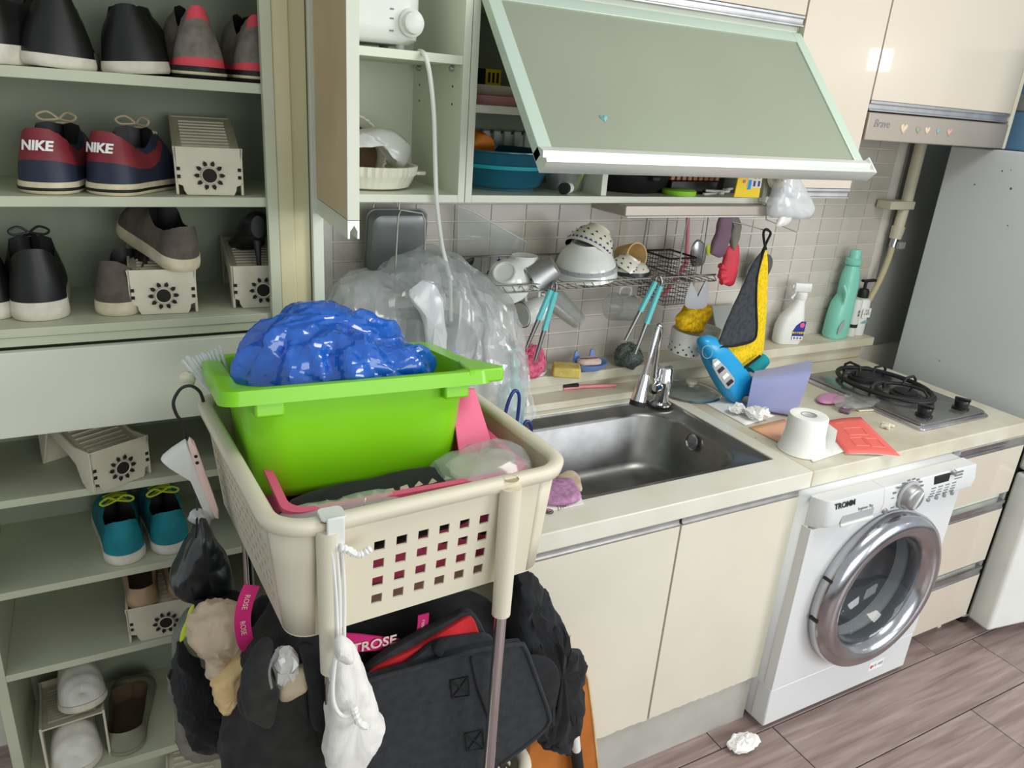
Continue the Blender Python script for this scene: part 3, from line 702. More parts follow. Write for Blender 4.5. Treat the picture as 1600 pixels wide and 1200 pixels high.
B().box(-.005, .005, -.001, .001, 0, .06, TR((.012, -.03, 0), (.2, .3, 0))).ob('lime_strip', 'lime', cc)
cp = thing('bottle_cap', 'small white bottle with black cap lying by the basin', 'bottle', (-.522, -.15, ZS + .014), (0, PI / 2, .6))
B().lathe([(.0, 0), (.013, 0), (.014, .004), (.012, .022), (.0, .024)], 20).ob('bottle', 'white', cp)
B().lathe([(.0, -.014), (.0135, -.014), (.0135, -.001), (.0, -.001)], 20).ob('cap', 'dark', cp)
for i, (y, l) in enumerate(((-.045, 'pink plastic tray on the cabinet shelf, upper of two'), (-.05, 'pale pink tray on the cabinet shelf, lower of two'))):
    ob1(B().loft([[(p[0], p[1], z) for p in rrect(a, b_, .03, 5)] for a, b_, z in ((.20, .16, 0), (.23, .19, .018), (.235, .195, .02), (.225, .185, .02), (.19, .15, .004))], True, True, T=TR((-.655, y + .01, ZM + (.021 if i == 0 else 0)), (0, 0, .05 * i))), 'tray', 'pink_soft' if i else 'ivory', l, 'tray', 'pink trays in the flap cabinet')
bx = thing('small_carton', 'small black and yellow carton on top of the pink trays', 'box', (-.685, -.0, ZM + .042))
B().box(-.03, .0, -.02, .02, 0, .035).ob('carton_dark_side', 'dark', bx, .001)
B().box(.0003, .04, -.02, .02, 0, .035).ob('carton_yellow_side', 'yellow_pack', bx, .001)
b = B()
for k in range(3): b.box(.006 + .011 * k, .012 + .011 * k, -.0206, -.02, .006, .028)
b.ob('carton_print', 'ink_black', bx)
fp = thing('frying_pan', 'black frying pan stacked in the right of flap cabinet', 'pan', (-.27, -.03, ZS))
B().lathe([(.0, 0), (.095, 0), (.115, .02), (.122, .045), (.118, .045), (.11, .02), (.09, .005), (.0, .005)], 40).ob('pan_body', 'black', fp)
B().box(-.012, .012, -.14, -.105, .035, .048).ob('handle', 'black_rub', fp, .004)
fp2 = thing('frying_pan', 'larger black pan lying tilted on top of other pan', 'pan', (-.27, -.02, ZS + .047), (.05, 0, 1.2))
B().lathe([(.0, 0), (.105, 0), (.125, .03), (.132, .06), (.128, .06), (.12, .03), (.10, .005), (.0, .005)], 40).ob('pan_body', 'black', fp2)
ob1(B().lathe([(.0, 0), (.05, 0), (.07, .02), (.075, .045), (.072, .045), (.066, .02), (.0, .004)], 32, TR((-.085, -.01, 1.462))), 'plastic_bowl', 'red_plas', 'red plastic bowl above the copper rack in flap cabinet', 'bowl')
gr = thing('grill_rack', 'copper coloured slatted grill block in the flap cabinet', 'rack', (-.10, -.06, ZS))
B().box(-.08, .08, -.06, .06, 0, .034).ob('base', 'black', gr, .003)
for k in range(9): B().box(-.085 + k * .019, -.072 + k * .019, -.062, .062, .035, .052).ob('slat', 'bronze', gr, .002)
ob1(B().lathe([(.0, 0), (.042, 0), (.045, .004), (.045, .012), (.04, .015), (.0, .015)], 32, TR((-.165, -.135, ZS))), 'green_lid', 'lime_plas', 'lime green round plastic lid at the cabinet edge', 'lid')
for i, (x, y, a) in enumerate(((-.055, -.135, .3), (-.03, -.13, -.2), (.0, -.14, .5))):
    ob1(B().box(-.035, .035, -.004, .004, 0, .006, TR((x, y, ZS + .0005 + .0065 * i), (0, 0, a))).cyl((x + .03, y, ZS + .006 * i + .005), (x + .045, y, ZS + .006 * i + .005), .005, n=10), 'plastic_clip', 'white', ('white plastic clip at the cabinet edge, lowest', 'white plastic clip at the cabinet edge, middle', 'white plastic clip at the cabinet edge, topmost')[i], 'clip', 'white clips on the cabinet edge', bevel=.001)
db = thing('storage_pot', 'dark round pot at the right end of flap cabinet', 'pot', (.028, -.01, ZS))
B().lathe([(.0, 0), (.055, 0), (.058, .10), (.054, .10), (.05, .005), (.0, .005)], 32).ob('pot_body', 'black', db)
yp = thing('zip_pack', 'yellow printed food pack hanging at the flap cabinet edge', 'pack', at(1170, 305, 'Y', -.225), (0, 0, 0))
pk = [at(1158, 258, 'Y', -.228), at(1194, 258, 'Y', -.228), at(1186, 309, 'Y', -.222), at(1147, 308, 'Y', -.222)]
c_ = Vector(yp.location)
B().loft([[p - c_ + Vector((0, dy, 0)) for p in pk] for dy in (0, .004)]).ob('pouch', 'yellow_pack', yp, .001)
u = (pk[1] - pk[0]).normalized(); v = (pk[0] - pk[3]).normalized(); nn = Vector((0, -1, 0))
def onpk(a, b): return (pk[3] + (pk[2] - pk[3]) * a) * (1 - b) + (pk[0] + (pk[1] - pk[0]) * a) * b - c_ + Vector((0, -.0006, 0))
B().add([onpk(.42, .3), onpk(1, .3), onpk(1, 1), onpk(.42, 1)], [(0, 1, 2, 3)]).ob('label_panel', 'ivory', yp)
B().add([onpk(.45, .25) + nn * .0004, onpk(.58, .25) + nn * .0004, onpk(.58, .55) + nn * .0004, onpk(.45, .55) + nn * .0004], [(0, 1, 2, 3)]).ob('label_panel', 'det_blue', yp)
for q in (.66, .85): B().add([onpk(q, .35) + nn * .0004, onpk(q + .09, .35) + nn * .0004, onpk(q + .09, .52) + nn * .0004, onpk(q, .52) + nn * .0004], [(0, 1, 2, 3)]).ob('label_mark', 'label_blue', yp)
B().lathe([(.0, -.0008), (.0045, -.0008)], 16, TR(onpk(.28, .5)), axis='Y', fy=1).ob('label_dot', 'label_pink', yp)
text('lettering', 'olin', .02, onpk(.30, .82) + nn * .0006, (PI / 2, -PI / 2, 0), 'label_blue', yp, bold=.0006)
for q in (.72, .9): text('small_lettering', '오징어채', .008, onpk(q, .75) + nn * .0006, (PI / 2, -PI / 2, 0), 'ink_black', yp)

# ------------------------------------------------------------------ hooks, towel, gloves, hanging bag
hk = thing('wire_hook', 'thin wire hook rail under the tall cabinet door', 'hook', at(1195, 300, 'Y', -.2))
c_ = Vector(hk.location)
B().tube([at(1185, 302, 'Y', -.2) - c_, at(1185, 315, 'Y', -.2) - c_, at(1197, 318, 'Y', -.2) - c_, at(1197, 343, 'Y', -.2) - c_, at(1245, 363, 'Y', -.2) - c_], .0014, 6).ob('wire', 'wire', hk)
hk2 = thing('wire_hook', 'thin wire hook holding the gloves and folded towel', 'hook', at(1150, 345, 'Y', -.17))
c_ = Vector(hk2.location)
B().tube([at(1134, 318, 'Y', -.17) - c_, at(1136, 345, 'Y', -.17) - c_, at(1160, 350, 'Y', -.17) - c_, at(1203, 362, 'Y', -.17) - c_, at(1203, 370, 'Y', -.17) - c_], .0014, 6).ob('wire', 'wire', hk2)
hb = thing('plastic_bag', 'small knotted milky plastic bag hanging on the wire hook', 'bag', at(1232, 345, 'Y', -.225))
c_ = Vector(hb.location)
def rel(l, c): return [p - c for p in l]
pillow(rel(pxloop([(1225, 268), (1240, 272), (1258, 300), (1269, 325), (1264, 342), (1245, 344), (1222, 343), (1205, 338), (1202, 322), (1210, 300), (1215, 280)], 'Y', -.235), c_), .055, 9, .004, 26, 5, ridge=True).ob('pouch', 'film_milky', hb, ang=22)
pillow(rel(pxloop([(1222, 336), (1238, 340), (1226, 352), (1212, 353)], 'Y', -.245), c_), .01, 3, .002, 60, 2).ob('bag_ear', 'film_white', hb)
B().tube(rel([at(1226, 270, 'Y', -.235), at(1218, 262, 'Y', -.232), at(1214, 285, 'Y', -.21)], c_), .003, 6).ob('handle', 'film_white', hb)
pillow(rel(pxloop([(1222, 268), (1234, 264), (1232, 276), (1222, 284)], 'Y', -.232), c_), .012, 3).ob('orange_content', 'orange', hb)
fk = thing('wall_plate', 'cream round disc stuck on the cabinet door by the bag', 'disc', at(1214, 275, 'Y', -.201))
B().lathe([(.0, -.006), (.03, -.006), (.034, 0)], 32, axis='Y').ob('disc', 'ivory', fk)
g1 = thing('rubber_glove', 'mauve and grey rubber glove hanging over the wire hook', 'glove', at(1128, 400, 'Y', -.165))
c_ = Vector(g1.location)
pillow(rel(pxloop([(1134, 336), (1143, 334), (1142, 360), (1136, 385), (1128, 402), (1112, 398), (1110, 390), (1118, 365), (1124, 342)], 'Y', -.175), c_), .02, 4, .003, 40, 1).ob('cuff', 'glove_mauve', g1)
pillow(rel(pxloop([(1136, 335), (1150, 336), (1157, 348), (1154, 375), (1145, 392), (1140, 372), (1143, 350)], 'Y', -.155), c_), .02, 4, .003, 40, 4).ob('folded_cuff', 'glove_grey', g1)
g2 = thing('rubber_glove', 'red rubber glove with fingers hanging below the mauve glove', 'glove', at(1140, 446, 'Y', -.15))
c_ = Vector(g2.location)
pillow(rel(pxloop([(1134, 388), (1148, 380), (1154, 385), (1153, 410), (1150, 430), (1146, 444), (1137, 447), (1126, 440), (1124, 425), (1131, 405)], 'Y', -.15), c_), .022, 4, .002, 40, 2).ob('palm', 'glove_red', g2)
for i, (a, b_) in enumerate((((1134, 420), (1125, 415)), ((1134, 430), (1124, 431)), ((1137, 438), (1127, 441)))):
    B().tube(rel([at(*a, 'Y', -.155), at(*b_, 'Y', -.158)], c_), .008, 10).ob('finger', 'glove_red', g2)
tw_ = thing('microfiber_towel', 'yellow and grey microfiber towel with black edging on hook', 'towel', at(1150, 585, 'Y', -.17))
c_ = Vector(tw_.location)
pillow(rel(pxloop([(1196, 385), (1199, 410), (1198, 470), (1194, 530), (1188, 556), (1160, 574), (1139, 586), (1130, 572), (1122, 545), (1150, 536), (1172, 500), (1178, 440), (1188, 402)], 'Y', -.17), c_), .014, 4, .002, 30, 1, bulge=.25).ob('yellow_side', 'yellow', tw_)
gl_ = pxloop([(1192, 392), (1181, 430), (1180, 470), (1181, 515), (1176, 531), (1150, 540), (1121, 544), (1125, 528), (1140, 490), (1158, 452), (1176, 412)], 'Y', -.188)
pillow(rel(gl_, c_), .012, 4, .002, 30, 2, bulge=.25).ob('grey_side', 'towel_grey', tw_)
B().tube(catmull(rel(pxloop([(1194, 388), (1183, 430), (1181, 470), (1182, 515), (1176, 532), (1150, 540), (1121, 545), (1130, 572), (1139, 587), (1162, 575), (1188, 556)], 'Y', -.192), c_), 5), .0042, 8).ob('edging', 'cloth_black', tw_)
B().tube(catmull(rel(pxloop([(1189, 398), (1199, 376), (1204, 364), (1197, 358), (1193, 364), (1194, 378), (1197, 390)], 'Y', -.178), c_), 5), .0035, 8).ob('hanging_loop', 'cloth_black', tw_)
sv = ob1(B().lathe([(.0, 0), (.05, .004), (.055, .012), (.052, .012), (.0, .006)], 28, TR(at(1183, 418, 'Y', .085), (PI / 2 + .2, 0, 0))), 'pot_lid', 'stove_plate', 'small dark pot lid hung on the tiles behind the towel', 'lid')

# ------------------------------------------------------------------ dish rack
RX0, RX1, RY0, RY1, RZ = -.96, .022, -.125, .075, 1.180
rk = thing('dish_rack', 'hanging wire dish rack with bowls below the wall cabinets', 'rack', (-.47, -.02, RZ))
c_ = Vector(rk.location)
def rw(pts, name='wire', r=.0017, mat='wire', n=6): return B().tube([Vector(p) - c_ for p in pts], r, n).ob(name, mat, rk)
rw([(RX0, RY0, RZ), (RX1, RY0, RZ)], 'front_rail', .0024); rw([(RX0, RY0, RZ - .018), (RX1, RY0, RZ - .018)], 'front_rail', .002)
rw([(RX0, RY1, RZ + .03), (RX1, RY1, RZ + .03)], 'back_rail', .0022); rw([(RX0, RY1, RZ - .018), (RX1, RY1, RZ - .018)], 'back_rail', .002)
for k in range(38):
    x = RX0 + .012 + k * .026
    rw([(x, RY0, RZ), (x + .014, RY0, RZ - .018), (x + .014, RY1, RZ - .018), (x + .014, RY1, RZ + .03)], 'cross_wire', .0013, n=5)
for x in (-.4, -.05): rw([(x, RY0, RZ - .02), (x, RY1, RZ - .02)], 'brace', .0025)
for xa, xb in ((-.93, -.855), (-.105, -.02)):
    for y in (-.11, .06):
        rw([(xa, y, RZ), (xa + .006, y, 1.345), (xa + .012, y, 1.36), (xb - .012, y, 1.352), (xb - .006, y, 1.335), (xb, y, RZ)], 'hanger', .0021)
    rw([(xa + .008, -.11, 1.36), (xa + .008, -.11, 1.3865)], 'hook', .0025); rw([(xa + .008, .06, 1.36), (xa + .008, .06, 1.3865)], 'hook', .0025)
def bowl(name, label, cat, loc, rot, R_, H, mo, mi=None, deco=None, foot=True, group=None):
    t = thing(name, label, cat, loc, rot, group)
    B().lathe([(.0, .004), (R_ * .42, .004), (R_ * .42, 0), (R_ * .48, 0), (R_ * .5, .006), (R_ * .74, H * .28), (R_ * .92, H * .66), (R_, H), (R_ * .97, H)], 44).ob('outside', mo, t)
    B().lathe([(R_ * .97, H), (R_ * .89, H * .66), (R_ * .7, H * .3), (R_ * .4, .012), (.0, .010)], 44).ob('inside', mi or mo, t)
    return t
def deco(t, R_, H, f, n, mat, size, name='painted_motif', tri=False):
    rr = R_ * (.74 + (.92 - .74) * (f - .28) / .38 if f < .66 else .92 + .08 * (f - .66) / .34); b = B()
    for k in range(n):
        a = 2 * PI * k / n; T = TR((0, 0, 0), (0, 0, a)) @ TR((rr + .0006, 0, H * f), (0, -.35, 0))
        pts = [(0, size * math.cos(q) * (1 + .4 * math.sin(3 * q)), size * .8 * math.sin(q)) for q in [2 * PI * j / 9 for j in range(9)]]
        b.add(pts, [tuple(range(9))], T)
    return b.ob(name, mat, t)
b1_ = bowl('rice_bowl', 'white bowl with blue painted flowers lying tilted on rack', 'bowl', at(788, 425, 'Y', -.09), (math.radians(-128), math.radians(-18), math.radians(-30)), .060, .062, 'white_cer'); deco(b1_, .058, .062, .42, 7, 'label_blue', .0085)
B().lathe([(.0505, .036), (.0512, .0372)], 40).ob('painted_line', 'label_blue', b1_)
b2_ = thing('flower_mug', 'white floral mug upside down between bowl and steel cup', 'mug', (-.565, -.055, RZ + .058), (PI, 0, 0))
B().lathe([(.0, .002), (.030, .002), (.033, 0), (.040, .012), (.042, .058), (.039, .058), (.037, .012), (.0, .008)], 36).ob('cup', 'white_cer', b2_)
for k in range(6):
    a = 2 * PI * k / 6 + .3; b = B()
    for j in range(5):
        q = 2 * PI * j / 5; b.lathe([(.0, 0), (.0035, 0)], 8, TR((0, 0, 0), (0, 0, a)) @ TR((.0425, .005 * math.cos(q), .033 + .005 * math.sin(q)), (0, PI / 2, 0)))
    b.ob('painted_flower', 'orange' if k % 2 else 'ink_black', b2_)
B().lathe([(.0424, .050), (.0427, .055)], 36).ob('painted_band', 'ink_grey', b2_)
b3_ = thing('steel_cup', 'brushed steel cup lying on its side on the rack', 'cup', at(852, 425, 'Y', -.10), Vector((-.62, .42, -.55)).to_track_quat('Z', 'Y').to_euler())
B().lathe([(.0, 0), (.027, 0), (.029, .003), (.043, .058), (.045, .06), (.041, .058), (.027, .005), (.0, .004)], 28, TR((0, 0, -.03)), True).ob('cup', 'alu', b3_, ang=40)
B().box(-.006, .006, -.075, -.043, .018, .022).ob('handle', 'steel', b3_, .001)
b4_ = bowl('serving_bowl', 'large white bowl with patterned band upside down on rack', 'bowl', at(918, 378, 'Y', -.05), (math.radians(186), math.radians(-6), 0), .088, .088, 'white_cer')
B().lathe([(.0835, .058), (.086, .069)], 44).ob('painted_band', 'washer_grey', b4_); deco(b4_, .089, .088, .72, 16, 'ink_grey', .0045)
b5_ = bowl('patterned_bowl', 'cream bowl with navy leaf pattern resting on the large bowl', 'bowl', at(936, 358, 'Y', -.02), (math.radians(168), math.radians(34), 0), .068, .072, 'cream_cer', 'soy_black')
deco(b5_, .068, .072, .42, 14, 'ink_black', .004); deco(b5_, .068, .072, .62, 16, 'ink_black', .0045); deco(b5_, .068, .072, .86, 30, 'label_blue', .005)
b6_ = thing('yellow_cup', 'pale yellow cup lying with its mouth to the front', 'cup', at(982, 400, 'Y', -.01), (math.radians(80), 0, 0.1))
B().lathe([(.0, -.03), (.028, -.03), (.038, .035), (.035, .035), (.026, -.026), (.0, -.026)], 36).ob('cup', 'cloth_yellow', b6_)
b7_ = bowl('small_bowl', 'small spotted bowl tilted at the right of the rack', 'bowl', at(988, 402, 'Y', -.07), (math.radians(185), math.radians(30), 0), .042, .042, 'cream_cer', 'soy_black'); deco(b7_, .042, .042, .45, 9, 'ink_black', .004); deco(b7_, .042, .042, .75, 12, 'ink_black', .0035)
b8_ = bowl('small_dish', 'navy rimmed spotted dish upside down under the small bowl', 'dish', (-.235, -.055, RZ + .037), (PI, 0, 0), .062, .036, 'cream_cer', 'soy_black'); deco(b8_, .062, .036, .5, 14, 'ink_black', .003)
B().lathe([(.0605, .026), (.0632, .036)], 40).ob('navy_rim', 'soy_black', b8_)
tr_ = thing('roasting_tray', 'grey rectangular tin standing upright at the left of the rack', 'tray', (-.866, .05, RZ - .01), (math.radians(-80), 0, 0))
B().loft([[(p[0], p[1] - .083, z) for p in rrect(a, b_, .022, 6)] for a, b_, z in ((.155, .165, .03), (.147, .157, .031), (.135, .145, .004), (.12, .13, .0), (.08, .09, .0))], False, True).ob('tin', 'tin_grey', tr_, solid=.0015)
ac = thing('acrylic_cover', 'clear plastic cover leaning on the tiles behind the bowls', 'cover', at(760, 420, 'Y', .07))
c2_ = Vector(ac.location)
B().loft([[p - c2_ + Vector((0, dy, 0)) for p in pxloop([(715, 322), (738, 330), (822, 378), (812, 425), (715, 425)], 'Y', .075)] for dy in (0, .002)]).ob('panel', 'film_wrap', ac)
B().tube(rel(pxloop([(715, 322), (738, 330), (822, 378), (812, 420)], 'Y', .074), c2_), .0022, 6).ob('panel_rim', 'film_milky', ac)
kn_ = thing('black_spatula', 'black utensil tip poking out beside the blue flower bowl', 'utensil', at(733, 410, 'Y', .02)); c2_ = Vector(kn_.location)
pillow(rel(pxloop([(720, 410), (740, 402), (739, 412), (733, 414)], 'Y', .02), c2_), .006, 3).ob('blade', 'black', kn_)
# things hanging under the rack
hm1 = thing('hanging_mug', 'white mug hanging on its side under the rack', 'mug', at(835, 485, 'Y', -.02), (0, math.radians(82), math.radians(12)))
B().lathe([(.0, 0), (.030, 0), (.034, .006), (.036, .075), (.033, .075), (.031, .006), (.0, .005)], 32, TR((0, 0, -.045)), True).ob('cup', 'white_cer', hm1)
B().tube(catmull([(-.034, 0, -.03), (-.058, 0, -.028), (-.062, 0, 0), (-.055, 0, .016), (-.034, 0, .016)], 5), .0045, 8).ob('handle', 'white_cer', hm1)
B().lathe([(.0335, -.0448), (.036, -.0452)], 32).ob('black_rim', 'ink_black', hm1)
hm2 = thing('glass_mug', 'clear glass mug hanging under the middle of the rack', 'mug', at(972, 480, 'Y', -.02), (0, math.radians(-80), math.radians(10)))
B().lathe([(.0, 0), (.034, 0), (.038, .005), (.040, .08), (.037, .08), (.035, .006), (.0, .006)], 32, TR((0, 0, -.04)), True).ob('cup', 'film_wrap', hm2)
B().tube(catmull([(.036, 0, -.02), (.058, 0, -.016), (.06, 0, .01), (.052, 0, .026), (.036, 0, .026)], 5), .0045, 8).ob('handle', 'film_milky', hm2)
hm3 = thing('glass_tumbler', 'clear slanted glass tumbler hanging left of the glass mug', 'glass', at(885, 485, 'Y', .0), (0, math.radians(-52), 0))
B().lathe([(.0, 0), (.024, 0), (.036, .13), (.034, .13), (.022, .005), (.0, .005)], 28, TR((0, 0, -.055)), True).ob('cup', 'film_wrap', hm3)
def tongs(label, tops, ends, Y, k):
    t = thing('kitchen_tongs', label, 'tongs', at(*ends[0], 'Y', Y), group='teal tongs on the rack'); c = Vector(t.location)
    for i in range(2):
        a = at(*tops[i], 'Y', Y - .005 * i); b_ = at(*ends[i], 'Y', Y - .012 * i); m_ = a + (b_ - a) * (.55 if i else .5)
        B().tube(rel([a, m_], c), .0075, 8).ob('grip', 'tong_teal', t)
        B().tube(rel([m_, b_], c), [.006, .0045], 8).ob('arm', 'steel', t)
    a = at(*tops[0], 'Y', Y); b_ = at(*tops[1], 'Y', Y)
    B().tube(catmull(rel([a, a + Vector((.002, 0, .012)), Vector(((a.x + b_.x) / 2 + .006, RY0 - .006, RZ + .005)), b_ + Vector((.002, 0, .012)), b_], c), 5), .004, 8).ob('spring_end', 'steel', t)
    return t
tongs('teal handled tongs over the pink scrubber, left of two', [(861, 453), (868, 456)], [(822, 545), (836, 564)], -.135, 0)
tongs('teal handled tongs over the dark scouring pad, right of two', [(1024, 440), (1032, 447)], [(977, 532), (992, 553)], -.135, 1)
# cutlery cage at the right of the rack
cg = thing('cutlery_basket', 'grey wire mesh cutlery basket at the right end of rack', 'basket', (-.055, .0, 1.07))
c2_ = Vector(cg.location); bx0, bx1, by0, by1, bz0, bz1 = -.10, .0, -.06, .06, 1.08, 1.215
for k in range(11):
    x = bx0 + (bx1 - bx0) * k / 10; B().tube([Vector(p) - c2_ for p in ((x, by0, bz1), (x, by0, bz0), (x, by1, bz0), (x, by1, bz1))], .0009, 4).ob('mesh_wire', 'wire_dark', cg)
for k in range(12):
    z = bz0 + (bz1 - bz0) * k / 11; B().tube([Vector(p) - c2_ for p in ((bx0, by0, z), (bx1, by0, z), (bx1, by1, z), (bx0, by1, z))], .0009 if k < 11 else .003, 4, True).ob('mesh_wire', 'wire_dark', cg)
ob1(B().tube([at(1075, 330, 'Y', .02), at(1074, 380, 'Y', .0), at(1072, 412, 'Y', -.01), (-.055, 0, 1.085)], [.006, .006, .007, .006], 8), 'pink_stick', 'rose_brush', 'pink long handled stick standing in the cutlery basket', 'utensil')
ob1(pillow(pxloop([(1090, 374), (1101, 382), (1103, 400), (1098, 414), (1082, 416), (1078, 402), (1081, 385)], 'Y', .03), .008, 3, bulge=.3), 'ladle', 'stove_plate', 'dark oval ladle head in the cutlery basket', 'ladle')
ob1(pillow(pxloop([(1104, 384), (1110, 384), (1109, 398), (1104, 398)], 'Y', .045), .006, 3, bulge=.3), 'lime_tool', 'lime', 'small lime green tool tip behind the wire cage', 'utensil')
cb = thing('cutting_board', 'dark grey cutting board leaning against the tiles behind sponge holder', 'board', at(1130, 525, 'Y', .06))
c2_ = Vector(cb.location)
B().loft([[p - c2_ + Vector((0, dy, 0)) for p in catmull(pxloop([(1112, 478), (1165, 476), (1165, 528), (1122, 530)], 'Y', .075), 1, True)] for dy in (0, .008)]).ob('board', 'greywall', cb, .003)
gh = thing('grey_hook_caddy', 'grey plastic hook strip above the white sponge holder', 'hook', at(1085, 480, 'Y', -.13))
c2_ = Vector(gh.location)
pillow(rel(pxloop([(1070, 470), (1080, 440), (1078, 465), (1086, 472), (1094, 466), (1100, 442), (1106, 440), (1106, 470), (1100, 482), (1075, 482)], 'Y', -.13), c2_), .006, 2, bulge=.3, k=2).ob('hook_strip', 'washer_grey', gh)
sh_ = thing('sponge_holder', 'white perforated plastic sponge holder with two cups', 'holder', at(1078, 552, 'Y', -.06))
c2_ = Vector(sh_.location)
for px_, py_, r_, h_, nm in ((1066, 553, .049, .075, 'large_cup'), (1099, 545, .034, .07, 'small_cup')):
    p = at(px_, py_, 'Y', -.06) - c2_ + Vector((0, 0, 0))
    T = TR(p, (math.radians(4), math.radians(14 if r_ < .03 else 6), 0))
    cu = B().lathe([(.0, 0), (r_ * .7, 0), (r_ * .92, .006), (r_ * 1.08, h_), (r_ * 1.02, h_), (r_ * .86, .008), (.0, .004)], 28, T).ob(nm, 'white_plas', sh_)
    b = B()
    for i in range(3):
        for k in range(12):
            a = 2 * PI * (k + .5 * i) / 12; rr = r_ * (.93 + .06 * (i + .5)) + .0009
            b.lathe([(.0, 0), (.0032 - .0005 * i, 0)], 8, T @ TR((rr * math.cos(a), rr * math.sin(a), .013 + .013 * i), (0, 0, a)) @ TR((0, 0, 0), (0, PI / 2, 0)))
    b.ob('drain_hole', 'hole', cu, kind='stuff')
B().lathe([(.018, 0), (.014, .014)], 20, TR(at(1075, 553, 'Y', -.04) - c2_ - Vector((0, 0, .008))), True).ob('suction_cup', 'film_milky', sh_)
yn = thing('net_cloth', 'bright yellow net scrubbing cloth stuffed in the white holder', 'cloth', at(1076, 518, 'Y', -.06))
c2_ = Vector(yn.location)
pillow(rel(pxloop([(1056, 497), (1068, 484), (1080, 474), (1084, 484), (1094, 480), (1110, 478), (1110, 492), (1100, 506), (1096, 518), (1075, 520), (1060, 516), (1057, 505)], 'Y', -.065), c2_), .045, 5, .007, 55, 8).ob('net_bundle', 'net_yellow', yn, sub=1)
# ------------------------------------------------------------------ on the ledge and counter
def cl(t, l): c = Vector(t.location); return [p - c for p in l]
# spray bottle
sb = thing('spray_bottle', 'white trigger spray cleaner with blue label on the ledge', 'bottle', (.585, .062, .871), (0, 0, -.35))
B().loft([[(p[0] + dx, p[1], z) for p in rrect(a, b_, min(a, b_) * .42, 5)] for a, b_, z, dx in ((.09, .05, 0, 0), (.098, .056, .01, 0), (.098, .056, .06, 0), (.085, .052, .095, .004), (.055, .044, .125, .014), (.038, .036, .15, .02), (.036, .034, .162, .022))]).ob('bottle', 'white_plas', sb, ang=60)
B().lathe([(.019, .158), (.021, .162), (.021, .180), (.017, .184), (.0, .184)], 20, TR((.022, 0, 0))).ob('collar', 'white', sb)
B().loft([[(x, y, z) for y, z in ((-.012, .184), (.012, .184), (.014, .200), (.010, .216), (-.010, .216), (-.014, .200))] for x in (-.012, .05)]).ob('spray_head', 'film_white', sb, .003)
B().box(-.018, -.008, -.006, .006, .196, .208).ob('nozzle', 'white', sb, .001)
B().tube(catmull([(.0, 0, .19), (-.002, 0, .175), (-.012, 0, .16)], 4), .0045, 8).ob('trigger', 'white', sb)
B().loft([[(p[0], -.0285 + dy, p[1]) for p in ((.002, .018), (.045, .018), (.046, .085), (.03, .085), (.012, .07), (.002, .05))] for dy in (0, .0008)]).ob('label', 'label_blue', sb)
B().lathe([(.0, -.0298), (.010, -.0298)], 5, TR((.033, 0, .072)), axis='Y').ob('label_burst', 'label_pink', sb)
text('lettering', '배수구세정제', .0085, (.024, -.0294, .044), (PI / 2, 0, 0), 'yellow_pack', sb, bold=.0002)
B().box(.004, .044, -.0293, -.0286, .0185, .032).ob('label_foot', 'white', sb)
for x in (.012, .024, .036): B().lathe([(.0, -.0298), (.0045, -.0298)], 10, TR((x, 0, .0255)), axis='Y').ob('label_icon', 'ink_grey', sb)
# teal bottle
tb = thing('softener_bottle', 'tall mint green fabric softener bottle on the ledge', 'bottle', (.838, .064, .871))
B().loft([[(p[0] + dx, p[1], z) for p in rrect(a, b_, min(a, b_) * .45, 5)] for a, b_, z, dx in ((.088, .06, 0, 0), (.098, .068, .012, 0), (.096, .068, .08, .002), (.09, .064, .13, .006), (.072, .055, .16, .016), (.074, .055, .20, .016), (.066, .052, .235, .014), (.046, .046, .262, .012), (.036, .036, .27, .012))]).ob('bottle', 'teal_bottle', tb, ang=60)
B().lathe([(.026, .268), (.028, .272), (.028, .288), (.020, .292), (.020, .316), (.016, .322), (.0, .322)], 24, TR((.012, 0, 0))).ob('cap', 'teal_bottle', tb)
B().tube(catmull([(-.036, -.018, .20), (-.026, -.03, .17), (-.03, -.034, .14)], 4), .006, 8).ob('grip_dent', 'teal_bottle', tb)
pillow([(-.030, -.036, .05), (-.012, -.0365, .075), (-.008, -.0365, .05), (-.03, -.036, .02)], .001, 2).ob('label_swirl', 'washer_grey', tb)
tu = thing('cleanser_tube', 'white plastic tube with black band behind the mint bottle', 'tube', (.913, .058, .871))
B().lathe([(.0, 0), (.018, 0), (.019, .004), (.020, .13), (.018, .14), (.0, .142)], 20, None, True).ob('tube', 'white_plas', tu)
B().lathe([(.0195, .034), (.0205, .035), (.0205, .046), (.0195, .047)], 20).ob('band', 'ink_black', tu)
text('lettering', '촉촉', .014, (-.004, -.021, .09), (PI / 2, PI / 2, 0), 'ink_grey', tu)
pu = thing('pump_bottle', 'white lotion pump bottle with black pump on the ledge', 'bottle', (.957, .072, .871))
B().lathe([(.0, 0), (.030, 0), (.032, .004), (.032, .125), (.028, .135), (.018, .14), (.0, .141)], 28, None, True).ob('bottle', 'white', pu)
B().lathe([(.018, .138), (.019, .142), (.019, .165), (.015, .172), (.006, .174), (.006, .198), (.0, .198)], 20).ob('collar', 'dark', pu)
B().box(-.02, .05, -.009, .009, .197, .207).ob('pump_head', 'dark', pu, .004)
B().box(-.022, .022, -.0328, -.0318, .07, .105).ob('label', 'paper', pu)
text('lettering', '안녕\n수세미', .012, (.0, -.0332, .09), (PI / 2, 0, 0), 'ink_grey', pu)
pillow([(-.018, -.0325, .052), (.0, -.033, .06), (.02, -.0325, .055), (.0, -.033, .048)], .001, 2).ob('label_leaf', 'heart_teal', pu)
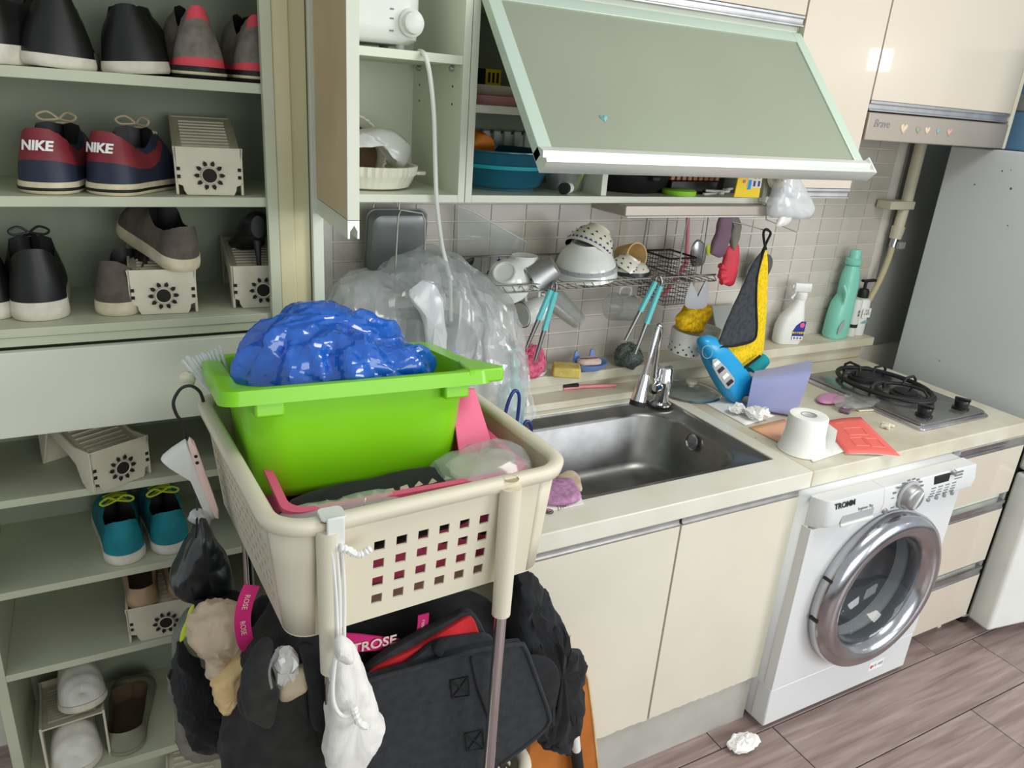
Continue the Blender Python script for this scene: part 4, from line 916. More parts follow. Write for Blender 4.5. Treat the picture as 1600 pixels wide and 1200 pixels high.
# soap, sponge, scrubbers, brush
so = thing('soap_dish', 'blue animal eared soap dish on the ledge', 'dish', at(921, 578, 'Z', .872))
B().lathe([(.0, .003), (.03, .003), (.045, .014), (.052, .026), (.049, .026), (.042, .017), (.028, .007), (.0, .007)], 36, None, fx=1.1, fy=.8).ob('dish', 'blue_soap', so)
for x in (-.025, .03): B().prism([(-.013, .0), (.013, 0), (.004, .03), (-.004, .03)], -.003, .003, TR((x, .036, .02), (PI / 2 - .2, 0, 0))).ob('ear', 'blue_soap', so, .002)
ob1(B().loft([[(p[0], p[1], z) for p in rrect(a, b_, .02, 6)] for a, b_, z in ((.055, .03, 0), (.072, .044, .007), (.072, .044, .013), (.055, .03, .02))], T=TR(Vector(so.location) + Vector((-.004, .0, .0175)), (.05, -.06, -.3))), 'soap_bar', 'soap_pink', 'pale pink soap bar lying in the blue dish', 'soap')
ob1(B().box(-.04, .04, -.03, .03, 0, .03, TR(at(884, 586, 'Z', .872), (0, 0, -.5))), 'sponge', 'sponge', 'yellow kitchen sponge on the ledge beside soap dish', 'sponge', bevel=.005)
ty = thing('drain_tray', 'white rimmed pink tray holding the scrubber on the ledge', 'tray', (-.505, .058, .871))
B().loft([[(p[0], p[1], z) for p in rrect(a, b_, .02, 5)] for a, b_, z in ((.16, .085, 0), (.175, .098, .014), (.168, .091, .014), (.15, .075, .003))], True, True).ob('tray', 'white_plas', ty)
B().loft([[(p[0], p[1], z) for p in rrect(.145, .07, .02, 5)] for z in (.0034, .006)]).ob('pink_mat', 'rose_brush', ty)
def fuzzy(label, name, mat, loc, r_, seed, cat='scrubber'):
    t = thing(name, label, cat, loc)
    B().grid(lambda u, v: Vector((math.cos(2 * PI * u) * math.sin(PI * v), math.sin(2 * PI * u) * math.sin(PI * v), -math.cos(PI * v) * .9 + .6)) * r_, 40, 22, True).wob(r_ * .28, 1.6 / r_, seed).wob(r_ * .12, 5 / r_, seed).ob('mesh_body', mat, t, kind=None)
    random.seed(seed); b = B()
    for k in range(60):
        a, e = random.uniform(0, 2 * PI), random.uniform(.0, 2.2); d_ = Vector((math.cos(a) * math.sin(e), math.sin(a) * math.sin(e), math.cos(e)))
        c = d_ * r_ * .9 + Vector((0, 0, r_ * .6)); u_ = d_.orthogonal().normalized(); w_ = d_.cross(u_); rr = r_ * random.uniform(.18, .34)
        b.tube([c + (u_ * math.cos(q) + w_ * math.sin(q)) * rr + d_ * .2 * rr * math.sin(3 * q) for q in [2 * PI * j / 8 for j in range(8)]], r_ * .03, 4, True)
    b.ob('mesh_loops', mat, t, kind='stuff'); return t
fuzzy('pink mesh scrubber under the left tongs on the tray', 'mesh_scrubber', 'pink_net', (-.478, .04, .878), .054, 3)
fuzzy('dark steel wool scouring pad under the right tongs', 'scouring_pad', 'scour', (-.128, .030, .872), .043, 5)
br = thing('toothbrush', 'pink scrubbing brush lying at the back of the sink', 'brush', at(920, 606, 'Z', .815))
a = at(880, 607, 'Z', .817) - Vector(br.location); b_ = at(962, 602, 'Z', .817) - Vector(br.location)
B().tube(catmull([a, a + (b_ - a) * .3 + Vector((0, 0, .002)), a + (b_ - a) * .65 + Vector((0, 0, .001)), b_], 6), [.006] * 7 + [.005] * 6 + [.0055] * 6, 10).ob('handle', 'rose_brush', br)
B().box(-.002, .048, -.006, .006, .004, .013, TR(a, (0, 0, math.atan2(b_.y - a.y, b_.x - a.x)))).ob('bristles', 'dark', br, .001)
# lid, detergent, pot
ld = thing('saucepan_cover', 'round glass pot lid lying on the counter beside tap', 'lid', (.06, -.06, .7905))
B().lathe([(.092, 0), (.095, .003), (.092, .006), (.07, .013), (.035, .018), (.0, .02)], 48, None).ob('glass', 'glass_lid', ld, solid=.002)
B().lathe([(.093, -.0003), (.097, .003), (.093, .0065), (.090, .003)], 48).ob('steel_rim', 'chrome_rub', ld)
B().lathe([(.008, .02), (.010, .028), (.018, .032), (.018, .040), (.0, .042)], 24).ob('knob', 'ivory', ld)
dt = thing('detergent_bottle', 'blue detergent bottle lying tilted under the towel', 'bottle', at(1145, 626, 'Z', .791))
oc = pxloop([(1092, 532), (1106, 524), (1122, 530), (1150, 560), (1172, 590), (1182, 606), (1172, 618), (1158, 618), (1148, 628), (1136, 624), (1118, 598), (1100, 562)], 'Y', -.165)
pillow(cl(dt, oc), .07, 6, bulge=.35).ob('bottle', 'det_blue', dt, ang=70)
B().cyl(*cl(dt, [at(1168, 594, 'Y', -.15), at(1174, 588, 'Y', -.145)]), .018, .018, 20).ob('neck', 'film_milky', dt)
B().cyl(*cl(dt, [at(1170, 584, 'Y', -.135), at(1192, 562, 'Y', -.115)]), .026, .024, 24).ob('cap', 'det_teal', dt)
pillow(cl(dt, pxloop([(1113, 572), (1120, 560), (1148, 592), (1142, 604), (1134, 606)], 'Y', -.203)), .003, 2, bulge=.3, k=2).ob('label', 'washer_grey', dt)
for q, (x, y) in enumerate(((1117, 569), (1124, 579), (1131, 589), (1138, 599))): pillow(cl(dt, pxloop([(x - 3, y), (x + 5, y - 7), (x + 9, y - 3), (x, y + 5)], 'Y', -.206)), .002, 2, bulge=.3, k=1).ob('label_block', 'ink_black' if q % 2 else 'paper', dt)
B().tube([p for p in cl(dt, [at(1105 + 8 * math.cos(q), 550 + 10 * math.sin(q), 'Y', -.2) for q in [2 * PI * j / 16 for j in range(16)]])], .0008, 5, True).ob('emblem_ring', 'washer_grey', dt)
lp = thing('plastic_pot', 'lavender tapered plastic pot lying on its side on counter', 'pot', (.2, -.25, .7905))
p0 = at(1166, 640, 'Z', .792) - Vector(lp.location); p1 = at(1246, 656, 'Z', .792) - Vector(lp.location)
ax_ = (p1 - p0).normalized(); sd = Vector((-ax_.y, ax_.x, 0)); upv = Vector((0, 0, 1))
def sq(c, s_, t=0, h=1): return [c + sd * (p[0] + s_ / 2) + upv * (p[1] + s_ * h / 2) + ax_ * t * p[1] for p in [(q[0], q[1]) for q in rrect(s_, s_ * h, s_ * .2, 5)]]
e0 = p0; e1 = p1
B().loft([sq(e0 + ax_ * .02 + upv * .012 + sd * .012, .075), sq(e0, .098), sq(e0 + (e1 - e0) * .2, .106), sq(e1, .15, .12), sq(e1 + upv * .004 + sd * .004, .142, .12), sq(e0 + (e1 - e0) * .2 + upv * .006 + sd * .006, .094), sq(e0 + (e1 - e0) * .1 + upv * .01 + sd * .01, .08)], True, True).ob('pot', 'lavender', lp, ang=50)
tp = thing('toilet_roll', 'white toilet paper roll standing at the sink corner', 'paper roll', at(1252, 702, 'Z', .7915))
B().lathe([(.018, .004), (.018, .098), (.022, .1), (.048, .1), (.050, .097), (.051, .05), (.058, .01), (.062, .0), (.02, .0)], 36).ob('roll', 'paper', tp)
B().lathe([(.0205, .0), (.0205, .1003), (.0185, .1003), (.0185, 0)], 28).ob('core', 'washer_grey', tp)
B().grid(lambda u, v: Vector((.053 + .012 * u - .012 * v * u, -.025 + .02 * u, 0)) * 1 + Vector((0, -.03 + .05 * u, .07 - .065 * v + .01 * u)), 6, 6).wob(.002, 30).ob('loose_sheet', 'paper', tp)
def crumple(label, loc, r_, seed, sx=1.3, name='crumpled_tissue', mat='paper', cat='tissue', group='crumpled tissues'):
    t = B().grid(lambda u, v: Vector((sx * math.cos(2 * PI * u) * math.sin(PI * v), math.sin(2 * PI * u) * math.sin(PI * v), (1 - math.cos(PI * v)) * .45)) * r_, 24, 14, True).wob(r_ * .35, 1.7 / r_, seed).wob(r_ * .2, 4 / r_, seed, True)
    zmin = min(v.z for v in t.v)
    for v in t.v: v.z -= zmin
    o = tag(t.ob(name, mat, ang=25), label, cat, group); o.location = loc; return o
crumple('larger crumpled white tissue in front of the lavender pot', at(1180, 655, 'Z', .7915), .032, 1)
crumple('smaller crumpled tissue on the printed sheet by the sink', at(1152, 647, 'Z', .7915), .022, 2)
crumple('torn crumpled tissue lying on the floor by the washer', at(1160, 1168, 'Z', .0015), .028, 6, 1.8)
def sheet(name, label, pts, mat, cat='paper', curl=0, z0=.7915, group=None):
    P = [at(p[0], p[1], 'Z', z0) for p in pts]
    def fn(u, v):
        q = (P[0] * (1 - u) + P[1] * u) * (1 - v) + (P[3] * (1 - u) + P[2] * u) * v
        return q + Vector((0, 0, curl * math.sin(PI * u) * .5 + curl * .3 * math.sin(2.5 * v + u)))
    return tag(B().grid(fn, 10, 10).ob(name, mat, solid=.0006, off=1), label, cat, group)
sheet('printed_sheet', 'white printed sheet with black line under the detergent', [(1096, 627), (1140, 618), (1210, 650), (1165, 665)], 'paper')
sheet('printed_sheet', 'peach and white sheet under the toilet roll', [(1170, 668), (1225, 655), (1300, 705), (1265, 715)], 'peach')
sheet('plain_sheet', 'white sheet sticking out beside the toilet roll', [(1240, 690), (1288, 672), (1330, 702), (1270, 722)], 'paper', z0=.7925)
lf_ = thing('red_leaflet', 'coral red instruction leaflet lying over the counter edge', 'leaflet', at(1340, 690, 'Z', .795))
P = [at(1282, 660, 'Z', .795), at(1345, 652, 'Z', .797), at(1407, 713, 'Z', .795), at(1322, 709, 'Z', .795)]
P[2].y = max(P[2].y, -.665)
def lfn(dz):
    def fn(u, v):
        q = (P[0] * (1 - u) + P[1] * u) * (1 - v) + (P[3] * (1 - u) + P[2] * u) * v
        return q - Vector(lf_.location) + Vector((0, 0, .004 * math.sin(PI * u) + dz))
    return fn
B().grid(lfn(0), 10, 10).ob('cover', 'paper_red', lf_, solid=.001, off=1)
B().grid(lfn(-.0016), 6, 6).ob('inner_page', 'paper', lf_, solid=.0008, off=1)
f_ = lfn(.0016); b = B()
for (u0, v0, u1, v1) in ((.35, .3, .75, .3), (.35, .3, .35, .5), (.35, .5, .75, .5), (.75, .3, .75, .5), (.3, .58, .55, .58), (.3, .58, .3, .8), (.3, .8, .55, .8), (.55, .58, .55, .8), (.6, .6, .85, .6), (.6, .6, .6, .82), (.6, .82, .85, .82), (.85, .6, .85, .82)):
    b.tube([f_(u0 + (u1 - u0) * k / 4, v0 + (v1 - v0) * k / 4) for k in range(5)], .0007, 4)
b.ob('line_drawing', 'paper_red_line', lf_)
q = f_(.35, .13); text('lettering', 'Lotion', .012, q + Vector((0, 0, .0003)), (0, 0, math.radians(-8)), 'paper_red_line', lf_)
ec = thing('pink_scrub_pad', 'mauve oval scrub pad next to the gas stove', 'pad', at(1296, 628, 'Z', .7915))
pillow(cl(ec, [v + Vector((0, 0, .008)) for v in pxloop([(1275, 624), (1292, 618), (1312, 622), (1318, 630), (1300, 634), (1280, 632)], 'Z', .7915)]), .014, 4, .001, 60).ob('pad', 'egg_pink', ec)
vb = thing('vinyl_sachet', 'crinkled clear vinyl sachet beside the stove knobs', 'bag', at(1335, 638, 'Z', .7915))
pillow(cl(vb, [v + Vector((0, 0, .012)) for v in pxloop([(1300, 630), (1318, 624), (1345, 628), (1375, 634), (1362, 642), (1330, 645), (1306, 642)], 'Z', .7915)]), .022, 4, .004, 70, 4, ridge=True).ob('pouch', 'film_wrap', vb)
B().box(-.03, .045, -.006, .006, 0, .005, TR((.02, -.025, 0), (0, 0, -.2))).ob('zip_strip', 'ivory', vb, .001)
b = B()
for k in range(9): b.box(-.028 + k * .008, -.024 + k * .008, -.0062, .0062, .005, .0056, TR((.02, -.025, 0), (0, 0, -.2)))
b.ob('zip_print', 'ink_grey', vb)
B().box(-.03, .03, -.015, .015, .001, .01, TR((-.045, -.005, 0), (0, 0, .5))).ob('dark_content', 'glove_mauve', vb, .003)
pg = thing('plastic_peg', 'ivory plastic peg lying at the front of the stove', 'peg', at(1385, 667, 'Z', .7915))
B().box(-.02, .02, -.007, .007, 0, .008, TR((0, 0, 0), (0, 0, .4))).box(.008, .02, -.018, .018, 0, .007, TR((0, 0, 0), (0, 0, .4))).box(-.02, -.012, -.012, .012, 0, .011, TR((0, 0, 0), (0, 0, .4))).ob('peg', 'ivory', pg, .002)
# cloths at the sink's front left, dish drainer loops
fc = thing('dish_cloth', 'mauve terry cloth folded on the front edge of sink', 'cloth', at(870, 780, 'Z', .7915))
pillow(cl(fc, [v + Vector((0, 0, .012)) for v in pxloop([(838, 770), (855, 760), (890, 757), (902, 772), (906, 786), (880, 794), (845, 790)], 'Z', .7915)]), .022, 5, .003, 50, 3, bulge=.3).ob('folded_cloth', 'magenta_cloth', fc)
ob1(pillow([v + Vector((0, 0, .01)) for v in pxloop([(868, 752), (892, 742), (906, 755), (908, 772), (895, 768), (885, 760)], 'Z', .7935)], .016, 4, .003, 60, 2), 'sink_rag', 'cloth_beige', 'grey white rag hanging over the sink rim behind mauve cloth', 'rag')
cs = thing('flower_coaster', 'white coaster with pink flower drawing under the mauve cloth', 'coaster', at(868, 797, 'Z', .791))
P4 = [v - Vector(cs.location) for v in pxloop([(826, 806), (912, 788), (905, 770), (822, 788)], 'Z', .7912)]
B().loft([P4, [p + Vector((0, 0, .0012)) for p in P4]]).ob('card', 'paper', cs)
fc_ = at(857, 799, 'Z', .7925) - Vector(cs.location)
for k in range(8):
    a = 2 * PI * k / 8; B().tube([fc_ + Vector((.006 * math.cos(a) + .005 * math.cos(q), .006 * math.sin(a) + .005 * math.sin(q), .0002)) for q in [2 * PI * j / 9 for j in range(9)]], .0006, 4, True).ob('petal', 'ink_black', cs)
B().lathe([(.0, .0008), (.004, .0004)], 12, TR(fc_)).ob('flower_heart', 'label_pink', cs)
b = B()
for k in range(4): b.tube([fc_ + Vector((.022 + .007 * k, -.006 + .003 * k, .0002)), fc_ + Vector((.03 + .008 * k, .012, .0002))], .0006, 4)
b.ob('line_drawing', 'ink_black', cs)
dn = thing('plate_stand', 'blue wire plate stand loops at the left of sink', 'stand', (-.60, -.30, .787)); c_ = Vector(dn.location)
for pts in ([(786, 664), (793, 632), (803, 611), (811, 618), (809, 650), (804, 678)], [(814, 684), (818, 666), (824, 658), (830, 668), (828, 694)]):
    B().tube(catmull([at(x, y, 'Y', -.30) - c_ for x, y in pts], 6), .0042, 8).ob('loop', 'blue_wire', dn)
p = at(797, 690, 'Y', -.30) - c_
B().tube([p + Vector((-.03, 0, -.03)), p + Vector((.03, 0, -.02)), p + Vector((.06, 0, -.02))], .0035, 8).ob('foot_wire', 'blue_wire', dn)
# rice cooker under film, hand soap bottle, big vinyl bag
rc = thing('rice_cooker', 'pinkish beige rice cooker with dark control top under clear film', 'rice cooker', (-.865, -.10, .7905), (0, 0, .25))
def rcr(a, b_, z, r_=.08, dy=0): return [(p[0], p[1] + dy, z) for p in rrect(a, b_, r_, 7)]
B().loft([rcr(.22, .20, 0), rcr(.25, .23, .015), rcr(.26, .24, .12), rcr(.255, .235, .255)], True, True).ob('body', 'cooker', rc)
B().loft([rcr(.256, .236, .256), rcr(.25, .23, .285), rcr(.21, .19, .315), rcr(.12, .11, .325)], False, True).ob('lid', 'tin_grey', rc)
B().loft([[(x, y, z) for x, y, z in ((-.03, -.124, .20), (.09, -.12, .20), (.10, -.10, .285), (-.03, -.105, .29))], [(x, y + .02, z) for x, y, z in ((-.03, -.124, .20), (.09, -.12, .20), (.10, -.10, .285), (-.03, -.105, .29))]]).ob('control_panel', 'soy_black', rc, .004); rcp = COL.objects[-1]
for x, z, r_ in ((.02, .255, .010), (.045, .228, .009)): B().tube([(x + r_ * math.cos(q), -.1225 + .1 * (z - .2), z + r_ * math.sin(q)) for q in [2 * PI * j / 14 for j in range(14)]], .0012, 5, True).ob('lit_button', 'purple_led', rc).parent = rcp
B().box(.038, .055, -.1235, -.1215, .222, .234).ob('lit_button', 'purple_led', rc).parent = rcp
B().box(-.10, -.075, -.1225, -.1195, .20, .245).ob('energy_sticker', 'yellow_pack', rc)
fb = thing('film_cover', 'clear crumpled plastic film draped over the rice cooker', 'plastic film', (-.86, -.11, .84))
c_ = Vector(fb.location)
def film_fn(u, v):
    px_ = 514 + 300 * u; x = at(px_, 450, 'Y', -.15).x
    yt = lerp_tab([(0, 470), (.08, 436), (.18, 424), (.30, 426), (.45, 402), (.57, 388), (.68, 400), (.8, 425), (.92, 455), (1, 500)], u)
    zt = at(px_, yt, 'Y', -.10).z
    P_ = [(-.245, .86), (-.240, .92), (-.232, 1.0), (-.222, zt - .09), (-.195, zt - .035), (-.15, zt - .008), (-.09, zt), (-.02, zt - .03), (.0, zt - .12)]
    i = min(int(v * 8), 7); t = v * 8 - i; a, b_ = P_[i], P_[i + 1]
    y = a[0] + (b_[0] - a[0]) * t; z = a[1] + (b_[1] - a[1]) * t
    y += .009 * math.sin(38 * u + 2.5 * v) * (1 - v) + .005 * math.sin(71 * u + 6 * v)
    return Vector((x + .012 * math.sin(9 * v + 8 * u), y, z)) - c_
B().grid(film_fn, 80, 44).wob(.008, 12, 4, True).wob(.004, 30, 5, True).ob('film', 'film_clear', fb, ang=18)
hs_ = thing('soap_bottle', 'mint green pump soap bottle seen through the vinyl bag', 'bottle', (-.62, -.135, .7905))
B().lathe([(.0, 0), (.036, 0), (.038, .005), (.038, .10), (.03, .135), (.016, .155), (.014, .175), (.0, .176)], 28, None, True).ob('bottle', 'teal_bottle', hs_)
B().lathe([(.015, .172), (.016, .20), (.006, .203), (.006, .222), (.0, .222)], 18).ob('collar', 'teal_bottle', hs_)
B().box(-.035, .012, -.007, .007, .221, .231).ob('pump_head', 'teal_bottle', hs_, .003)
b = B().box(-.018, .018, -.0392, -.0384, .03, .075); b.ob('label', 'det_teal', hs_)
vg = thing('vinyl_bag', 'large milky clear vinyl bag bulging on the counter behind green tub', 'bag', (-.68, -.2, .80)); c_ = Vector(vg.location)
def sack(u, v):
    a = 2 * PI * u; z = .80 + .335 * v; rad = lerp_tab([(0, .05), (.15, .075), (.45, .085), (.65, .078), (.82, .05), (.93, .02), (1, .034)], v)
    cxp = lerp_tab([(0, -.712), (.6, -.712), (.85, -.73), (1, -.75)], v)
    rad *= 1 + .07 * math.sin(7 * a + 4 * v) + .05 * math.sin(13 * a - 3 * v)
    return Vector((cxp + rad * math.cos(a), -.205 + rad * .75 * math.sin(a), z)) - c_
B().grid(sack, 72, 40, True).wob(.006, 16, 9, True).wob(.003, 36, 5, True).ob('bag_film', 'film_bag', vg, ang=18)
pillow([at(x, y, 'Y', -.245) - c_ for x, y in [(640, 455), (668, 442), (690, 470), (696, 540), (690, 590), (672, 580), (662, 520), (650, 480)]], .03, 4, .006, 20, 2, ridge=True).ob('folded_flap', 'film_milky', vg, ang=22)
# ------------------------------------------------------------------ shoes
WT = [(0, .0), (.012, .30), (.04, .56), (.10, .76), (.2, .84), (.4, .83), (.6, .97), (.74, 1.0), (.86, .88), (.94, .64), (.98, .38), (1, .0)]
def shoe(label, loc, rot, L=.25, W=.088, H=.075, st=.024, up='shoe_black', sole='sole_white', patch=None, strip=None, tab=None, lace=None, insole='dark', letter=None, open1=.50, toe=.042, group=None, name='sneaker', lining=None, sole_band=None, collar=.78, heel_w=1, toecap=None):
    t = thing(name, label, 'shoe', loc, rot, group)
    n = 40
    def wd(k):
        if k < .16: return .82 * math.sqrt(max(0, 1 - ((.16 - k) / .16) ** 2))
        if k > .78: return math.sqrt(max(0, 1 - ((k - .78) / .22) ** 2)) ** .9
        q = (k - .16) / .62; return .82 + .18 * (q * q * (3 - 2 * q)) - .03 * math.sin(PI * q)
    half = []
    for i in range(n + 1):
        k = .5 - .5 * math.cos(PI * i / n); half.append((W / 2 * wd(k), L * k))
    poly = half[:] + [(-x, y) for x, y in half[-2:0:-1]]; N = len(poly)
    B().loft([[(x * q, L / 2 + (y - L / 2) * (1 + (q - 1) * .5), z) for x, y in poly] for q, z in ((1.0, 0), (1.05, .004), (1.06, st * .5), (1.03, st))]).ob('sole', sole, t, ang=50)
    if sole_band: B().loft([[(x * 1.075, L / 2 + (y - L / 2) * 1.036, z) for x, y in poly] for z in (st * .30, st * .55)], False, False).ob('sole_stripe', sole_band, t, solid=.0006)
    HC = [(0, H), (.02, H * .985), (.06, H * .92), (.12, H * .82), (.2, H * .72), (.33, H * .68), (open1, H * 1.05), (open1 + .12, H * .9), (1, H * .5)]     # collar line
    HTt = [(0, H), (open1 - .05, H * 1.08), (open1 + .06, H * 1.0), (max(.72, open1 + .1), toe * 1.3), (.86, toe * 1.02), (.95, toe * .72), (1, toe * .4)]
    NV = 20
    def sf(i, v):
        x, y = poly[i % N]; k = y / L
        o = 1 - min(1, max(0, (k - open1 + .06) / .12)); o = o * o * (3 - 2 * o)
        bul = 1 + .05 * math.sin(PI * min(1, v * 1.2))
        fo = bul * (1 - (1 - collar) * v ** 1.3 * (1 + .35 * max(0, 1 - k / .15))); ft = math.cos(PI / 2 * v) ** .75
        f = fo * o + ft * (1 - o)
        zo = lerp_tab(HC, k) * v; zt = lerp_tab(HTt, k) * math.sin(PI / 2 * v) ** .8
        yy = y + (.05 * L * v ** 1.5) * max(0, 1 - k / .25) - .10 * L * v * (1 - o) * max(0, (k - .6) / .4)
        return Vector((x * f, yy, st * .7 + zo * o + zt * (1 - o)))
    vs = [sf(i, j / NV) for j in range(NV + 1) for i in range(N)]
    G = {}
    for j in range(NV):
        for i in range(N):
            k = (poly[i][1] + poly[(i + 1) % N][1]) / 2 / L; v = (j + .5) / NV; m_ = up
            if patch and k < patch[1] and v > .45 and v < 1.05 - .5 * max(0, (k - .16) / (patch[1] - .16)): m_ = 'P'
            if strip and v < .22 and k < .5: m_ = 'S'
            if tab and v > .80 and k < .05: m_ = 'T'
            if toecap and k > .80: m_ = 'C'
            G.setdefault(m_, []).append((j * N + i, j * N + (i + 1) % N, (j + 1) * N + (i + 1) % N, (j + 1) * N + i))
    for m_, fs in G.items():
        used = sorted({q for f_ in fs for q in f_}); ix = {q: c for c, q in enumerate(used)}
        nm, mt = {'P': ('heel_patch', patch and patch[0]), 'S': ('heel_strip', strip), 'T': ('pull_tab', tab), 'C': ('toe_cap', toecap)}.get(m_, ('upper', m_))
        B().add([vs[q] for q in used], [tuple(ix[q] for q in f_) for f_ in fs]).ob(nm, mt, t, ang=75)
    # lining: from the collar down to the insole
    ci = [i for i in range(N) if poly[i][1] / L < open1 + .10]
    ci = [i for i in ci if i >= N - n] + [i for i in ci if i < N - n] if True else ci
    ring0 = [sf(i, 1) for i in ci]
    cen = sum(ring0, Vector()) / len(ring0)
    B().loft([ring0, [Vector((p.x * .86, cen.y + (p.y - cen.y) * .95, st + (p.z - st) * .55)) for p in ring0], [Vector((p.x * .8, cen.y + (p.y - cen.y) * .93, st + .004)) for p in ring0]], False, True).ob('lining', lining or insole, t, ang=60)
    if letter:
        o_ = text('lettering', letter, .022, (0, -.0006, st * .7 + H * .70), (PI / 2 - .12, 0, 0), 'white', t, ext=.0006, shear=.15, bold=.0008)
        for q in o_.data.vertices: q.co.z -= q.co.x ** 2 / (2 * .046) - .0004
    if lace:
        for k in (open1 + .03, open1 + .09, open1 + .15, open1 + .21):
            i = min(range(n), key=lambda q: abs(poly[q][1] / L - k)); i2 = N - i
            p0 = sf(i, .72); p1 = sf(i, .97); p2 = sf(i2, .97); p3 = sf(i2, .72); up_ = Vector((0, 0, .002))
            B().tube([p0 + up_, p1 + up_, (p1 + p2) / 2 + up_ * 1.6, p2 + up_, p3 + up_], .0022, 5).ob('lace', lace, t)
        i = min(range(n), key=lambda q: abs(poly[q][1] / L - open1)); c = (sf(i, .98) + sf(N - i, .98)) / 2 + Vector((0, 0, .006))
        for sg in (-1, 1): B().tube(catmull([c, c + Vector((sg * .016, -.006, .012)), c + Vector((sg * .032, -.012, .006)), c + Vector((sg * .024, -.010, -.002)), c], 5), .0022, 6).ob('lace_bow', lace, t)
    return t
def on_shelf(px, z, Y): p = at(px, 300, 'Y', Y); q = at(px, 600, 'Y', Y); return p
def SX(px, py, Y, z): p = at(px, py, 'Y', Y); return (p.x, Y, z + .0008)
R_ = math.radians
# top shelf
shoe('black sneaker with white sole cut by the left edge, top shelf', SX(-48, 95, -.150, Z1), (0, 0, R_(-42)), W=.10, H=.105, L=.25, st=.03)
shoe('black low shoe seen from the heel on the top shelf, left', SX(96, 105, -.160, Z1), (0, R_(3), R_(6)), W=.132, H=.100, L=.25, st=.020, collar=.62, toe=.06)
shoe('black low shoe turned right beside its pair, top shelf', SX(212, 112, -.160, Z1), (0, R_(-4), R_(-6)), W=.128, H=.096, L=.25, st=.020, collar=.62, toe=.06)
shoe('grey mesh running shoe with coral heel on top shelf', SX(318, 122, -.160, Z1), (0, 0, R_(2)), W=.108, H=.105, L=.25, st=.020, up='shoe_mesh', sole='shoe_black', strip='shoe_coral', tab='shoe_coral', sole_band='sole', collar=.55)
shoe('grey and coral running shoe half hidden at the cabinet side', SX(408, 128, -.150, Z1), (0, 0, R_(2)), W=.100, H=.102, L=.25, st=.020, up='shoe_mesh', sole='shoe_black', strip='shoe_coral', tab='shoe_coral', sole_band='sole', collar=.55)
# second shelf
shoe('navy sneaker with maroon NIKE heel, left of the pair', SX(66, 300, -.162, Z2), (0, 0, R_(-16)), W=.112, H=.094, L=.26, st=.020, up='navy', sole='sole', patch=('maroon', .55), letter='NIKE', sole_band='shoe_black', lace='cloth_beige')
shoe('navy sneaker with maroon NIKE heel, right of the pair', SX(160, 302, -.168, Z2), (0, 0, R_(-34)), W=.112, H=.094, L=.25, st=.020, up='navy', sole='sole', patch=('maroon', .55), letter='NIKE', sole_band='shoe_black', lace='cloth_beige')
